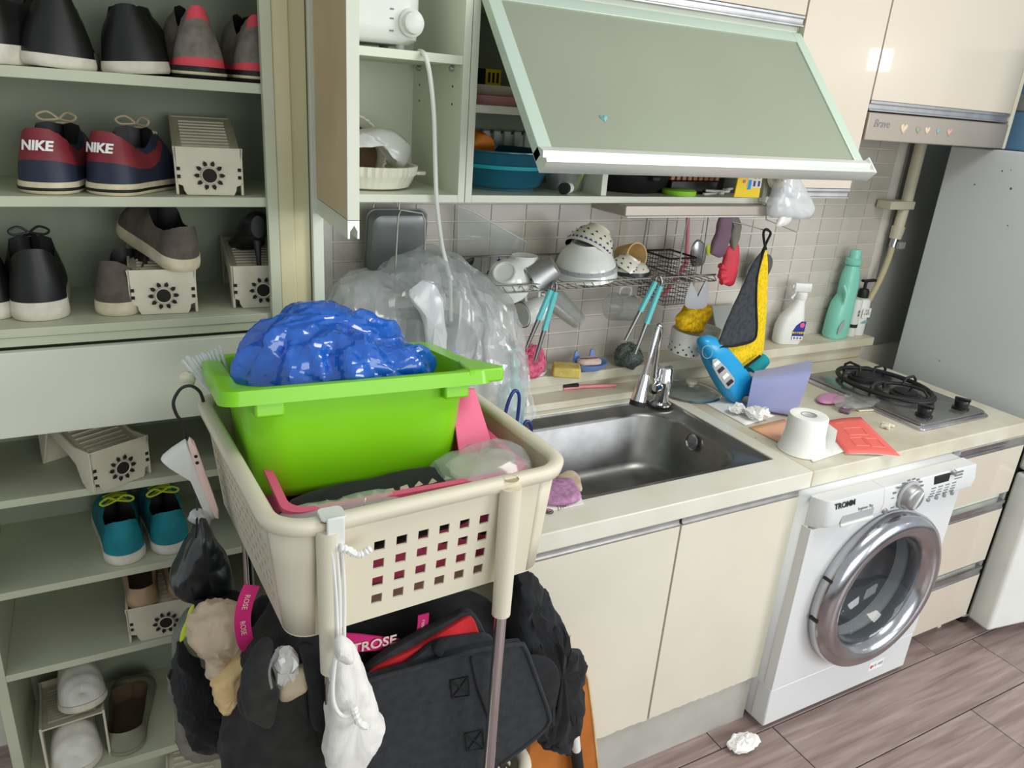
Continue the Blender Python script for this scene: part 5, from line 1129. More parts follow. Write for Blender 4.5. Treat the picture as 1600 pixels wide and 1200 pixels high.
# third shelf
shoe('dark shoe with white sole cut off by left edge, third shelf', SX(-12, 490, -.13, Z3), (0, 0, R_(10)), W=.10, H=.08, L=.22, st=.03)
shoe('black leather sneaker with thick white sole and laces', SX(65, 490, -.155, Z3), (0, 0, R_(4)), W=.108, H=.105, L=.24, st=.034, lace='shoe_black', toe=.06)
shoe('grey suede slip-on shoe on the third shelf', SX(172, 478, -.150, Z3), (0, 0, R_(-24)), W=.094, H=.085, L=.23, st=.026, up='shoe_grey', sole='sole', toe=.05, name='slip_on_shoe')
def organizer(label, loc, rot, slope=.055, depth=.22, W=.118, H=.086, group='cream shoe organizers', sc=1, openback=False):
    t = thing('shoe_organizer', label, 'shoe rack', loc, rot, group, sc)
    w2 = W / 2
    fr = [(-w2 * .70, 0), (w2 * .70, 0), (w2 * .78, .008), (w2 * .8, .016), (w2, .020), (w2, .066), (w2 * 1.03, H), (-w2 * 1.03, H), (-w2, .066), (-w2, .020), (-w2 * .8, .016), (-w2 * .78, .008)]
    B().loft([[(x, 0 + .004 * (abs(x) > w2 * .75), z) for x, z in fr], [(x, .006, z) for x, z in fr]]).ob('front_plate', 'organizer', t, .002)
    for sg in (-1, 1):
        x = sg * (w2 - .002)
        B().loft([[(x + dx, y, z) for y, z in ((.004, .0), (.03, .0), (.045, .012), (.06, .045), (.085, .058), (depth * .8, H * .45 + slope), (depth * .93, H * .25), (depth - .004, 0), (depth, 0), (depth, H * .9 + slope), (.06, H * .95), (.004, H))] for dx in (-.0025, .0025)]).ob('side_wall', 'organizer', t, .001)
    B().loft([[(x, y, z) for x in (-w2 + .003, w2 - .003)] + [(x, y, z - .004) for x in (w2 - .003, -w2 + .003)] for y, z in ((.006, H * .82), (.05, H * .86), (depth, H * .86 + slope))]).ob('ramp', 'organizer', t)
    for k in range(12):
        y = .03 + k * (depth - .045) / 12; z = H * .86 + slope * max(0, (y - .05) / (depth - .05))
        B().box(-w2 + .016, w2 - .016, y, y + .004, z - .001, z + .0028).ob('rib', 'organizer', t)
    if not openback: B().loft([[(x, depth - .004 + dy, z) for x, z in ((-w2, 0), (w2, 0), (w2, H * .86 + slope), (-w2, H * .86 + slope))] for dy in (0, .004)]).ob('back_plate', 'organizer', t)
    zc = .036
    B().lathe([(.0, -.0012), (.0125, -.0012), (.0125, .001)], 24, TR((0, 0, zc)), axis='Y').ob('sun_hole', 'hole', t)
    B().lathe([(.0128, -.0008), (.0145, -.002), (.0155, -.0004)], 28, TR((0, 0, zc)), axis='Y').ob('sun_rim', 'organizer', t)
    pb = [(-.003, 0), (.003, 0), (.0036, .005), (0, .0095), (-.0036, .005)]
    for k in range(10):
        a = 2 * PI * k / 10 + .3; T = TR((0, -.0012, zc), (0, a, 0)) @ TR((0, 0, .018))
        B().loft([[(x, y, z) for x, z in pb] for y in (0, .002)], T=T).ob('ray_hole', 'hole', t)
    for sg in (-1, 1):
        for z in (.030, .044): B().box(sg * w2 * .9 - .003, sg * w2 * .9 + .003, .0022, .0042, z, z + .006).ob('peg_hole', 'hole', t)
    return t
organizer('cream shoe organizer with sun cutout beside the navy sneakers', SX(330, 306, -.160, Z2), (0, 0, R_(-4)))
organizer('cream shoe organizer carrying the grey slip-on shoe', SX(258, 484, -.155, Z3), (0, 0, R_(-3)), slope=.03)
organizer('cream shoe organizer under the black high heel', SX(413, 480, -.150, Z3), (0, 0, R_(-3)), slope=.03)
shoe('grey slip-on shoe resting tilted on top of the organizer', (at(292, 405, 'Y', -.150).x, -.162, Z3 + .083), (R_(14), 0, R_(24)), W=.088, H=.07, L=.215, st=.026, up='shoe_grey', sole='sole', toe=.05, name='slip_on_shoe')
hh = thing('high_heel', 'black high heel shoe standing on the right organizer', 'shoe', (at(405, 420, 'Y', -.13).x, -.13, Z3 + .0755))
B().loft([[(p[0] * .5 * q, p[1] * .5 * q + dy, z) for p in rrect(.02, .02, .006, 4)] for q, dy, z in ((.9, 0, 0), (.95, .001, .02), (1.4, .006, .05), (2.6, .016, .068))]).ob('stiletto', 'black', hh)
B().loft([[(w_ * math.cos(a) + 0, y + 0 * math.cos(a), z + h_ * math.sin(a)) for a in [2 * PI * k / 20 for k in range(20)]] for w_, y, z, h_ in ((.014, -.012, .088, .022), (.026, 0, .088, .03), (.030, .05, .075, .026), (.032, .09, .052, .02), (.038, .13, .03, .017), (.034, .16, .026, .014), (.014, .18, .022, .010))]).ob('upper', 'black', hh)
# shelf below the drawer
organizer('white shoe organizer standing alone below the drawer panel', (at(196, 762, 'Z', Z5).x, -.185, Z5 + .0008), (0, 0, R_(28)), slope=.05, depth=.2)
shoe('teal running shoe with lime laces, left of the pair', (at(200, 888, 'Z', Z6).x, -.165, Z6 + .0008), (0, 0, R_(4)), W=.095, H=.082, L=.25, st=.024, up='teal_shoe', sole='sole_white', lace='lime', toe=.055, open1=.40)
shoe('teal running shoe with lime laces, right beside black bag', (at(272, 868, 'Z', Z6).x, -.158, Z6 + .0008), (0, 0, R_(4)), W=.093, H=.082, L=.25, st=.024, up='teal_shoe', sole='sole_white', lace='lime', toe=.055, open1=.40)
op = organizer('shoe organizer under the beige flats near the bottom', (at(255, 1000, 'Z', Z7).x + .01, -.175, Z7 + .0008), (0, 0, R_(-2)), slope=.03, W=.15)
shoe('beige flat shoe on the lower organizer, left', (op.location.x - .04, -.165, Z7 + .077), (R_(4), 0, 0), W=.075, H=.042, L=.2, st=.008, up='shoe_beige', sole='shoe_beige', insole='insole', name='flat_shoe', open1=.72, toe=.03)
shoe('beige flat shoe on the lower organizer, right behind the bag', (op.location.x + .042, -.160, Z7 + .077), (R_(4), 0, 0), W=.075, H=.042, L=.2, st=.008, up='shoe_beige', sole='shoe_beige', insole='insole', name='flat_shoe', open1=.72, toe=.03)
organizer('shoe organizer between the two white sneakers at cabinet bottom', (-1.69, .062, Z8 + .0008), (0, 0, R_(184)), slope=.056, W=.125, openback=True)
shoe('crumpled white sneaker on top of the bottom left organizer', (-1.672, .072, Z8 + .083), (R_(14), 0, R_(186)), W=.095, H=.085, L=.225, st=.016, up='shoe_white', sole='sole_white', insole='dark', toe=.055)
shoe('white sneaker tucked under the bottom left organizer', (-1.69, .05, Z8 + .0008), (0, 0, R_(183)), W=.10, H=.066, L=.235, st=.016, up='shoe_white', sole='sole_white', insole='dark', toe=.06)
shoe('sage green loafer with brown insole at the cabinet bottom', (-1.585, -.168, Z8 + .0008), (0, 0, R_(-8)), W=.10, H=.048, L=.26, st=.010, up='shoe_sage', sole='shoe_sage', insole='insole', name='loafer', open1=.66, toe=.04, collar=.9)
organizer('shoe organizer on the floor below the dark pile of bags', (-1.452, -.30, .001), (0, 0, R_(-4)), slope=.03)
# ------------------------------------------------------------------ trolley
TX0, TX1, TY0, TY1, TZ = -1.374, -.880, -.826, -.30, 1.062
tro = thing('basket_trolley', 'beige plastic basket trolley on chrome legs in front of the shoe cabinet', 'trolley', ((TX0 + TX1) / 2, (TY0 + TY1) / 2, 0), (0, 0, math.radians(3.5)))
def perf(p00, p10, p11, p01, us, vs, holes):
    """sheet of plastic with real square openings; us and vs are cut lines, holes the set of open cells"""
    b = B(); nu, nv = len(us), len(vs)
    vv = [(p00 * (1 - u) + p10 * u) * (1 - v) + (p01 * (1 - u) + p11 * u) * v for u in us for v in vs]
    return b.add(vv, [(i * nv + j, (i + 1) * nv + j, (i + 1) * nv + j + 1, i * nv + j + 1) for i in range(nu - 1) for j in range(nv - 1) if (i, j) not in holes])
def cuts(a, b_, n, fr):
    o = [0]; s_ = (b_ - a) / n
    for k in range(n): o += [a + s_ * (k + .5 - fr / 2), a + s_ * (k + .5 + fr / 2)]
    return o + [1]
def basket(z1, h, parent, taper=.018, full=True):
    z0 = z1 - h
    x0, x1, y0, y1, cr = TX0 + .012, TX1 - .012, TY0 + .012, TY1 - .012, .055
    def V(x, y, z): return Vector((x, y, z))
    tp = taper
    # rim: rounded loop with a turned-down lip
    prof = [(.0, -.022), (.010, -.018), (.013, -.004), (.008, .002), (-.006, .002), (-.012, -.003), (-.013, -.010)]
    ce = Vector(((x0 + x1) / 2, (y0 + y1) / 2, 0)); rings = []
    for dx, dz in prof: rings.append([(ce.x + p[0], ce.y + p[1], z1 + dz) for p in rrect(x1 - x0 + 2 * dx, y1 - y0 + 2 * dx, cr + dx, 8)])
    rings.append(rings[0]); B().loft(rings, False, False).ob('rim', 'beige_plas', parent, world=True, ang=60)
    wd_ = x1 - x0 - 2 * cr; hg_ = z1 - .015 - z0; us = [0]; vs = [0]
    for k in range(6): c = (.092 + .0345 * k) / wd_; us += [c - .0084 / wd_, c + .0084 / wd_]
    for k in range(4): c = (.034 + .0325 * k) / hg_; vs += [c - .0084 / hg_, c + .0084 / hg_]
    us.append(1); vs.append(1); holes = {(1 + 2 * i, 1 + 2 * j) for i in range(6) for j in range(4)}
    perf(V(x0 + cr, y0 + tp, z0), V(x1 - cr, y0 + tp, z0), V(x1 - cr, y0, z1 - .015), V(x0 + cr, y0, z1 - .015), us, vs, holes).ob('front_wall', 'beige_plas', parent, solid=.003, smooth=False, world=True)
    perf(V(x0 + cr, y1 - tp, z0), V(x1 - cr, y1 - tp, z0), V(x1 - cr, y1, z1 - .015), V(x0 + cr, y1, z1 - .015), us, vs, holes).ob('back_wall', 'beige_plas', parent, solid=.003, smooth=False, world=True)
    nU = 14; us = cuts(.04, .96, nU, .5); vs = cuts(.14, .84, 6, .52); holes = {(1 + 2 * i, 1 + 2 * j) for i in range(nU) for j in range(6)}
    for xx, t in ((x0, tp), (x1, -tp)):
        perf(V(xx + t, y0 + cr, z0), V(xx + t, y1 - cr, z0), V(xx, y1 - cr, z1 - .015), V(xx, y0 + cr, z1 - .015), us, vs, holes).ob('side_wall', 'beige_plas', parent, solid=.003, smooth=False, world=True)
    for cx_, cy_, a0 in ((x1 - cr, y1 - cr, 0), (x0 + cr, y1 - cr, 90), (x0 + cr, y0 + cr, 180), (x1 - cr, y0 + cr, 270)):
        def cf(u, v):
            a = math.radians(a0 + 90 * u); r_ = cr - tp * (1 - v); return Vector((cx_ + r_ * math.cos(a), cy_ + r_ * math.sin(a), z0 + (z1 - .015 - z0) * v))
        B().grid(cf, 9, 4).ob('corner_wall', 'beige_plas', parent, solid=.003, world=True)
    B().loft([[(ce.x + p[0], ce.y + p[1], z) for p in rrect(x1 - x0 - 2 * tp, y1 - y0 - 2 * tp, cr - tp, 8)] for z in (z0 - .002, z0 + .003)]).ob('bottom', 'beige_plas', parent, world=True)
basket(TZ, .20, tro)
basket(.40, .20, tro, .016)
LEGS = [(TX0 + .080, TY0 + .002), (TX1 - .128, TY0 + .002), (TX1 - .128, TY1 - .0), (TX0 + .080, TY1 - .0)]
for i, (x, y) in enumerate(LEGS):
    for zt, h in ((TZ - .012, .235), (.40 - .012, .225)):
        B().tube([(x, y, zt), (x, y, zt - h)], [.0175, .0155], 18).ob('leg_sleeve', 'beige_plas', tro, world=True)
    B().tube([(x, y, .02), (x, y, TZ - .21)], .0102, 16).ob('leg', 'chrome', tro, world=True)
    B().lathe([(.0, .0), (.016, .0), (.018, .01), (.012, .024), (.0, .026)], 16, TR((x, y, 0))).ob('foot', 'black_rub', tro, world=True)
for i in (0, 1):
    x, y = LEGS[i]; B().lathe([(.0, 0), (.0115, 0), (.0115, .0012)], 18, TR((x, y + .0, TZ + .0012))).ob('sleeve_hole', 'tan_face', tro, world=True)

# ------------------------------------------------------------------ green tub with blue bag
TW, TD, THt = .438, .315, .192
tub = thing('plastic_tub', 'lime green rectangular plastic tub on top of the trolley basket', 'tub', (-1.160, -.510, .966), (R_(-9), R_(.8), R_(-1.5)))
def tr2(a, b_, z, r_=.05): return [(p[0], p[1], z) for p in rrect(a, b_, r_, 8)]
B().loft([tr2(TW - .13, TD - .09, .001, .045), tr2(TW - .108, TD - .066, .006, .055), tr2(TW - .094, TD - .052, .022, .06), tr2(TW - .066, TD - .03, THt - .03, .06), tr2(TW - .062, TD - .028, THt - .006, .055), tr2(TW - .060, TD - .028, THt - .003, .05), tr2(TW - .02, TD - .004, THt, .035), tr2(TW, TD + .010, THt - .002, .028), tr2(TW + .004, TD + .014, THt - .024, .028),
          tr2(TW - .001, TD + .009, THt - .024, .027), tr2(TW - .005, TD + .005, THt - .007, .027)], True, False).ob('shell', 'green', tub, ang=50)
B().loft([tr2(TW - .061, TD - .029, THt - .002, .05), tr2(TW - .072, TD - .036, THt - .03, .055), tr2(TW - .10, TD - .06, .022, .05), tr2(TW - .14, TD - .10, .006, .04)], False, True).ob('inner_wall', 'green', tub, ang=50)
for sg in (-1, 1): B().box(sg * .15 - .022, sg * .15 + .022, -TD / 2 - .002, -TD / 2 + .03, THt - .046, THt - .02).ob('rim_bracket', 'green', tub, .004)
B().loft([[(p[0], p[1], z) for p in ((TW / 2 - .05, -TD / 2 - .006), (TW / 2 + .016, -TD / 2 - .002), (TW / 2 + .022, -TD / 2 + .014), (TW / 2 + .001, -TD / 2 + .09), (TW / 2 - .03, -TD / 2 + .09))] for z in (THt - .0235, THt + .0008)]).ob('handle_corner', 'green', tub, .004, seg=3)
bb_ = thing('blue_bag', 'shiny crumpled blue plastic bag heaped in the green tub', 'bag', (-1.16, -.50, 1.05))
c_ = Vector(bb_.location)
cc_ = Vector((-1.168, -.505, 1.10))
def bl(u, v, q=1):
    a = 2 * PI * u; e = PI / 2 * v
    hgt = lerp_tab([(0, .085), (.15, .13), (.3, .155), (.5, .135), (.65, .12), (.8, .12), (1, .085)], u)
    fold = .010 * math.sin(9 * a + 3 * math.sin(2.2 * e)) * math.sin(2 * e) + .006 * math.sin(17 * a + 5 * e) * math.sin(2 * e)
    r_ = math.cos(e) ** .55 * q
    return Vector(((.172 + fold) * math.cos(a) * r_ - .01, (.125 + fold * .7) * math.sin(a) * r_, -.02 + (hgt * 1.0 + .02) * math.sin(e) ** .85 * q + fold * .5)) + cc_ - c_
B().grid(bl, 190, 76, True).wob(.011, 8, 2, True).wob(.0045, 21, 7, True).wob(.0018, 60, 3, True).ob('bag_film', 'film_blue', bb_, ang=14)
B().grid(lambda u, v: bl(u + .07, v, .9), 90, 36, True).wob(.012, 12, 6, True).wob(.005, 30, 9, True).ob('inner_film', 'film_blue', bb_, ang=16)

# ------------------------------------------------------------------ inside the top basket
pkb = thing('pink_basket', 'pink plastic basket with round holes inside the trolley top', 'basket', (-1.12, -.58, TZ - .195))
def pr2(a, b_, z, r_=.03): return [(p[0], p[1], z) for p in rrect(a, b_, r_, 6)]
B().loft([pr2(.34, .30, 0), pr2(.35, .31, .005), pr2(.385, .345, .165), pr2(.40, .36, .166), pr2(.40, .36, .172), pr2(.375, .335, .172), pr2(.34, .30, .008)], True, True).ob('shell', 'pink_plas', pkb)
for i in range(9):
    for j in range(4):
        y = -.156 - .016 * (.03 + j * .035) / .165 - .0012
        B().lathe([(.0, -.0004), (.009, -.0004), (.0095, .001)], 14, TR((-.145 + i * .036 + (.018 if j % 2 else 0), y, .03 + j * .035)), axis='Y').ob('round_hole', 'hole', pkb)
pc = thing('pattern_pouch', 'black and cream zigzag patterned pouch under the green tub', 'pouch', (-1.12, -.70, TZ - .085))
pillow([(-.19, -.05, 0), (-.1, -.07, .005), (.05, -.065, .012), (.13, -.05, .016), (.14, .04, .016), (0, .06, .01), (-.18, .05, 0)], .075, 5, .004, 20, 2, bulge=.4).ob('pouch', 'cloth_black', pc)
random.seed(4)
for k in range(26):
    x = -.175 + (k % 13) * .024; a = random.uniform(-.6, .6); y = -.052 + .03 * (k // 13)
    z0_ = .010 + .0006 * (k % 13) + .012 * (k // 13)
    pillow([Vector((x, y, z0_ + .016)) + Vector((math.cos(q + a) * .010, math.sin(q + a) * .011, math.sin(q + a) * .008)) for q in (0, 1.2, 2.6, 3.4, 5)], .006, 2, .001, 40, k, bulge=.3, k=1).ob('pattern_patch', 'cloth_beige', pc)
hn = thing('hair_net_bundle', 'clear bag with pale stuffing under the tub corner', 'bag', (-.99, -.70, TZ - .065)); 
pillow([(-.06, -.05, 0), (.0, -.06, .012), (.06, -.04, .02), (.07, .03, .02), (0, .05, .01), (-.06, .03, 0)], .06, 5, .006, 30, 6, ridge=True).ob('stuffing', 'cloth_beige', hn)
pillow([(-.075, -.06, 0), (.0, -.075, .014), (.075, -.05, .024), (.085, .04, .024), (0, .06, .012), (-.07, .04, 0)], .08, 6, .006, 26, 3, ridge=True).ob('film', 'film_clear', hn, ang=20)
pt = thing('pink_folder', 'bright pink plastic sheet leaning inside the basket right', 'sheet', (-.96, -.62, TZ - .12))
P4 = [(-.05, -.09, .0), (.035, -.09, .0), (.02, .05, .17), (-.03, .05, .18)]
B().loft([P4, [(x, y + .004, z) for x, y, z in P4]]).ob('sheet', 'pink_plas', pt, .001)
cb2 = thing('clear_pouch', 'clear plastic pouch with zip at the front of basket', 'bag', (-1.26, -.755, TZ - .055))
pillow([(-.08, -.02, 0), (.0, -.03, .006), (.10, -.026, .01), (.12, .02, .008), (.02, .03, .004), (-.08, .02, 0)], .05, 5, .005, 30, 6, ridge=True).ob('film', 'film_clear', cb2, ang=20)
for a, b_ in (((.02, -.03, .02), (.03, -.06, .05)), ((.04, -.03, .02), (.042, -.05, .062)), ((.06, -.03, .02), (.10, -.055, .05))): B().tube([a, b_], .001, 5).ob('tie_strip', 'white', cb2)
hg = thing('hanger_bundle', 'bundle of clear plastic rods behind the trolley basket corner', 'hangers', (-1.375, -.36, 1.06))
random.seed(12)
for k in range(12):
    a = at(285 + 5.2 * k + random.uniform(-2, 2), 562 - 1.6 * k + random.uniform(-4, 3), 'Y', -.36); e = at(330 + 3 * k, 615, 'Y', -.40)
    B().tube([a - Vector(hg.location), e - Vector(hg.location)], .0032, 6).ob('rod', 'film_milky', hg)
kb = at(292, 592, 'Y', -.37) - Vector(hg.location)
B().lathe([(.0, -.014), (.012, -.010), (.015, 0), (.012, .010), (.0, .014)], 14, TR(kb)).ob('knob_end', 'ivory', hg)

# ------------------------------------------------------------------ things hung on the basket
hk3 = thing('s_hook', 'black metal hook over the left rim of basket', 'hook', at(285, 660, 'Y', -.41)); c_ = Vector(hk3.location)
B().tube(catmull([at(x, y, 'Y', -.41) - c_ for x, y in [(318, 628), (312, 612), (298, 603), (282, 608), (271, 628), (276, 648), (287, 664), (290, 690)]], 6), .0028, 8).ob('hook', 'wire_dark', hk3)
wp = thing('hung_shoe_organizer', 'white plastic shoe organizer hung from the black hook', 'shoe rack', at(300, 760, 'Y', -.44)); c_ = Vector(wp.location)
pillow([at(x, y, 'Y', -.44) - c_ for x, y in [(254, 712), (284, 690), (294, 692), (312, 740), (336, 800), (334, 809), (322, 806), (300, 756), (288, 738), (256, 722)]], .03, 4, bulge=.2, k=2).ob('body', 'white_plas', wp)
pillow([at(x, y, 'Y', -.458) - c_ for x, y in [(293, 690), (303, 688), (320, 735), (342, 798), (336, 809), (312, 752)]], .018, 3, bulge=.2, k=2).ob('flange', 'soap_pink', wp)
for x, y in ((312, 713), (314, 723)): B().lathe([(.0, -.001), (.003, -.001)], 10, TR(at(x - 6, y, 'Y', -.468) - c_), axis='Y').ob('peg_hole', 'hole', wp)
def bagshape(name, label, mat, pts, Y, thick, amp, sc, seed, cat='bag', part='cloth', n=6, bulge=.45, ridge=False, ang=38, k=5, amp2=0):
    P_ = [at(p[0], p[1], 'Y', Y if len(p) < 3 else p[2]) for p in pts]; c = sum(P_, Vector()) / len(P_); c.z = min(p.z for p in P_)
    t = thing(name, label, cat, c); b = pillow([p - c for p in P_], thick, n * 2, 0, sc, seed, bulge, ridge, k * 2)
    b.wob(amp, sc, seed, ridge)
    if mat == 'cloth_white': b.wob(amp * .5, sc * 1.2, seed + 5, True)
    elif 'cloth' in mat or 'glove' in mat: b.wob(amp * .8, sc * 1.5, seed + 5, True); b.wob(amp * .35, sc * 4, seed + 8, True)
    if amp2: b.wob(amp2, sc * 2.6, seed + 3, ridge)
    b.ob(part, mat, t, ang=ang); return t
kb2 = bagshape('knotted_black_bag', 'tied black plastic bag hanging left of the trolley', 'film_black', [(308, 808), (320, 812), (335, 840), (356, 880), (362, 915), (350, 936), (310, 938), (275, 932), (266, 905), (280, 865), (300, 830)], -.46, .09, .004, 22, 4, part='bag_film', ang=25, ridge=True)
c_ = Vector(kb2.location)
pillow([at(x, y, 'Y', -.46) - c_ for x, y in [(293, 806), (304, 800), (318, 802), (327, 815), (322, 830), (308, 822), (296, 818)]], .02, 4, .004, 60, 3, ridge=True).ob('knot', 'film_milky', kb2, ang=25)
B().tube([at(307, 770, 'Y', -.45) - c_, at(308, 805, 'Y', -.46) - c_, at(306, 840, 'Y', -.505) - c_], .0018, 6).ob('tie', 'black', kb2)
# white drawstring bag in front
wd = bagshape('drawstring_bag', 'white cotton drawstring bag hanging on the basket front', 'cloth_white', [(520, 1010), (536, 1000), (552, 1012), (570, 1055), (590, 1110), (600, 1140), (580, 1180), (562, 1206), (520, 1208), (506, 1185), (508, 1120), (514, 1050)], -.845, .055, .004, 28, 2, part='bag_body', amp2=.0015)
c_ = Vector(wd.location)
cl_ = at(522, 812, 'Y', -.838) - c_
B().loft([[(p[0], p[1], z) for p in rrect(.034, .034, .008, 4)] for z in (.006, .010)], T=TR(cl_ + Vector((0, .012, -.006)))).ob('rim_clip', 'white_plas', wd, .001)
B().box(-.012, .012, -.008, -.003, -.045, .008, TR(cl_ + Vector((0, -.002, 0)))).ob('clip_tongue', 'white_plas', wd, .002)
for x0_, x1_ in ((517, 528), (525, 532), (534, 538)):
    B().tube(catmull([at(x0_, 850, 'Y', -.848) - c_, at((x0_ + x1_) / 2 + 2, 920, 'Y', -.85) - c_, at(x1_, 1003, 'Y', -.85) - c_], 5), .0026, 7).ob('cord', 'white', wd)
B().tube(catmull([at(x, y, 'Y', -.852) - c_ for x, y in [(530, 856), (542, 858), (556, 866), (568, 864), (580, 856)]], 6), [.004, .0055, .006, .0045, .006, .005] * 4 + [.004], 8).ob('cord_knot', 'white', wd)
B().tube(catmull([at(x, y, 'Y', -.885) - c_ for x, y in [(524, 1030), (520, 1070), (522, 1100), (534, 1118), (550, 1116), (555, 1106)]], 6), .003, 7).ob('cord', 'white', wd)
B().tube(catmull([at(x, y, 'Y', -.89) - c_ for x, y in [(552, 1104), (556, 1118), (562, 1130), (574, 1136)]], 6), [.004, .006, .005, .0065, .005, .004, .006, .005, .004, .005, .006, .0055, .005, .005, .006, .0065, .005, .005, .004], 8).ob('cord_knot', 'white', wd)
pillow([at(x, y, 'Y', -.875) - c_ for x, y in [(522, 1006), (534, 996), (550, 1008), (552, 1026), (538, 1034), (524, 1026)]], .03, 4, .004, 60, 8).ob('gathered_top', 'cloth_white', wd)
# bags and clothes below the top basket
bagshape('black_jacket', 'black jacket with open zip stuffed below the basket', 'cloth_dark', [(415, 985), (450, 985), (520, 1020), (540, 1080), (530, 1215), (350, 1215), (352, 1110), (385, 1030)], -.70, .20, .014, 9, 3, 'jacket', 'body', amp2=.005)
cj = [o for o in bpy.data.objects if o.get('label', '').startswith('black jacket')][0]; c_ = Vector(cj.location)
pillow([at(x, y, 'Y', -.79) - c_ for x, y in [(425, 1030), (455, 1018), (462, 1050), (445, 1085), (430, 1075)]], .03, 4, .006, 60, 2, ridge=True).ob('crinkled_film', 'film_white', cj, ang=20)
pillow([at(x, y, 'Y', -.79) - c_ for x, y in [(440, 1060), (475, 1040), (482, 1070), (460, 1088), (436, 1092)]], .03, 4, .004, 40, 5).ob('beige_lining', 'cloth_beige', cj)
pillow([at(x, y, 'Y', -.80) - c_ for x, y in [(412, 1000), (428, 1012), (420, 1050), (432, 1090), (418, 1140), (380, 1120), (372, 1070), (392, 1025)]], .03, 6, .004, 24, 4, ridge=True).ob('lapel', 'cloth_dark', cj)
pillow([at(x, y, 'Y', -.80) - c_ for x, y in [(470, 1010), (500, 1018), (516, 1040), (512, 1130), (486, 1140), (478, 1080)]], .03, 6, .004, 24, 7, ridge=True).ob('lapel', 'cloth_black', cj)
B().tube(catmull([at(x, y, 'Y', -.81) - c_ for x, y in [(436, 1012), (426, 1030), (420, 1050), (424, 1075)]], 5), .0025, 6).ob('zip', 'alu', cj)
bagshape('beige_cloth', 'crumpled beige cloth between basket corner and dark pile', 'cloth_beige', [(292, 985), (328, 958), (374, 962), (394, 1000), (388, 1046), (348, 1072), (318, 1056), (300, 1020)], -.64, .10, .009, 16, 5, 'cloth', 'fabric', amp2=.004)
bagshape('yellow_cloth', 'pale yellow and white cloth below the beige one', 'cloth_yellow', [(322, 1078), (345, 1058), (390, 1024), (380, 1080), (354, 1118), (336, 1108)], -.69, .05, .006, 20, 7, 'cloth', 'fabric')
bagshape('olive_helmet_bag', 'grey olive cloth bag with lime trim at the pile left', 'cloth_olive', [(272, 1000), (296, 968), (322, 962), (340, 1000), (330, 1060), (300, 1100), (275, 1050)], -.52, .10, .008, 18, 4, 'bag', 'fabric')
co = [o for o in bpy.data.objects if o.get('label', '').startswith('grey olive')][0]; c_ = Vector(co.location)
pillow([at(x, y, 'Y', -.575) - c_ for x, y in [(285, 985), (296, 952), (304, 945), (302, 970), (320, 978), (300, 985), (282, 1004)]], .012, 3, .002, 40, 2).ob('lime_trim', 'lime', co)
bagshape('dark_garment', 'dark brown black garment hanging left under the olive bag', 'cloth_black', [(270, 1020), (300, 1035), (345, 1075), (352, 1150), (330, 1180), (290, 1170), (266, 1100)], -.56, .09, .010, 14, 9, 'garment', 'fabric', amp2=.004)
bagshape('taupe_garment', 'dusty taupe garment edge at the bottom of the pile', 'glove_grey', [(262, 1060), (280, 1120), (320, 1165), (352, 1150), (356, 1185), (310, 1190), (280, 1180), (262, 1120)], -.53, .06, .008, 16, 3, 'garment', 'fabric')
bagshape('fabric_hat', 'black fabric cap on the pile behind the beige cloth', 'cloth_black', [(300, 948), (340, 935), (385, 945), (395, 970), (360, 985), (315, 975)], -.50, .09, .006, 18, 4, 'cap', 'fabric')
def strap(label, pts, Y, w_, letters):
    P_ = catmull([at(x, y, 'Y', Y) for x, y in pts], 6); c = P_[-1].copy(); t = thing('printed_strap', label, 'strap', c)
    rings = []
    for i, p in enumerate(P_):
        tg = (P_[min(i + 1, len(P_) - 1)] - P_[max(i - 1, 0)]).normalized(); s_ = tg.cross(Vector((0, 1, 0))).normalized()
        rings.append([p - c + s_ * w_ / 2, p - c - s_ * w_ / 2, p - c - s_ * w_ / 2 + Vector((0, .002, 0)), p - c + s_ * w_ / 2 + Vector((0, .002, 0))])
    B().loft(rings).ob('webbing', 'pink_strap', t)
    for s_, i in letters:
        tg = (P_[i + 1] - P_[i]).normalized(); text('lettering', s_, .011, P_[i] - c + Vector((0, -.0012, 0)), (PI / 2, -math.atan2(tg.z, tg.x), 0), 'soap_pink', t)
    return t
strap('pink printed strap looping at the basket lower left corner', [(394, 915), (384, 940), (379, 970), (383, 1000), (390, 1012)], -.70, .024, (('ROSE', 6), ('ROSE', 14)))
strap('pink printed strap on the black bag, short end at middle', [(662, 960), (661, 975), (659, 990)], -.72, .02, (('rose', 6),))
bg2 = thing('black_shopper', 'black shopper bag with pink TROSE band under the basket', 'bag', at(600, 1200, 'Y', -.62)); c_ = Vector(bg2.location)
pillow([at(x, y, 'Y', -.62) - c_ for x, y in [(390, 960), (480, 950), (620, 940), (730, 935), (780, 960), (780, 1100), (700, 1210), (480, 1210), (400, 1100)]], .16, 5, .006, 12, 2, bulge=.3).ob('bag_body', 'cloth_black', bg2)
pillow([at(x, y, 'Y', -.712) - c_ for x, y in [(480, 1005), (480, 985), (560, 990), (625, 998), (623, 1014), (560, 1018)]], .006, 2, bulge=.15, k=1).ob('pink_band', 'pink_strap', bg2)
text('lettering', 'TROSE', .026, at(585, 1007, 'Y', -.7175) - c_, (PI / 2, R_(3), 0), 'soap_pink', bg2, bold=.0006)
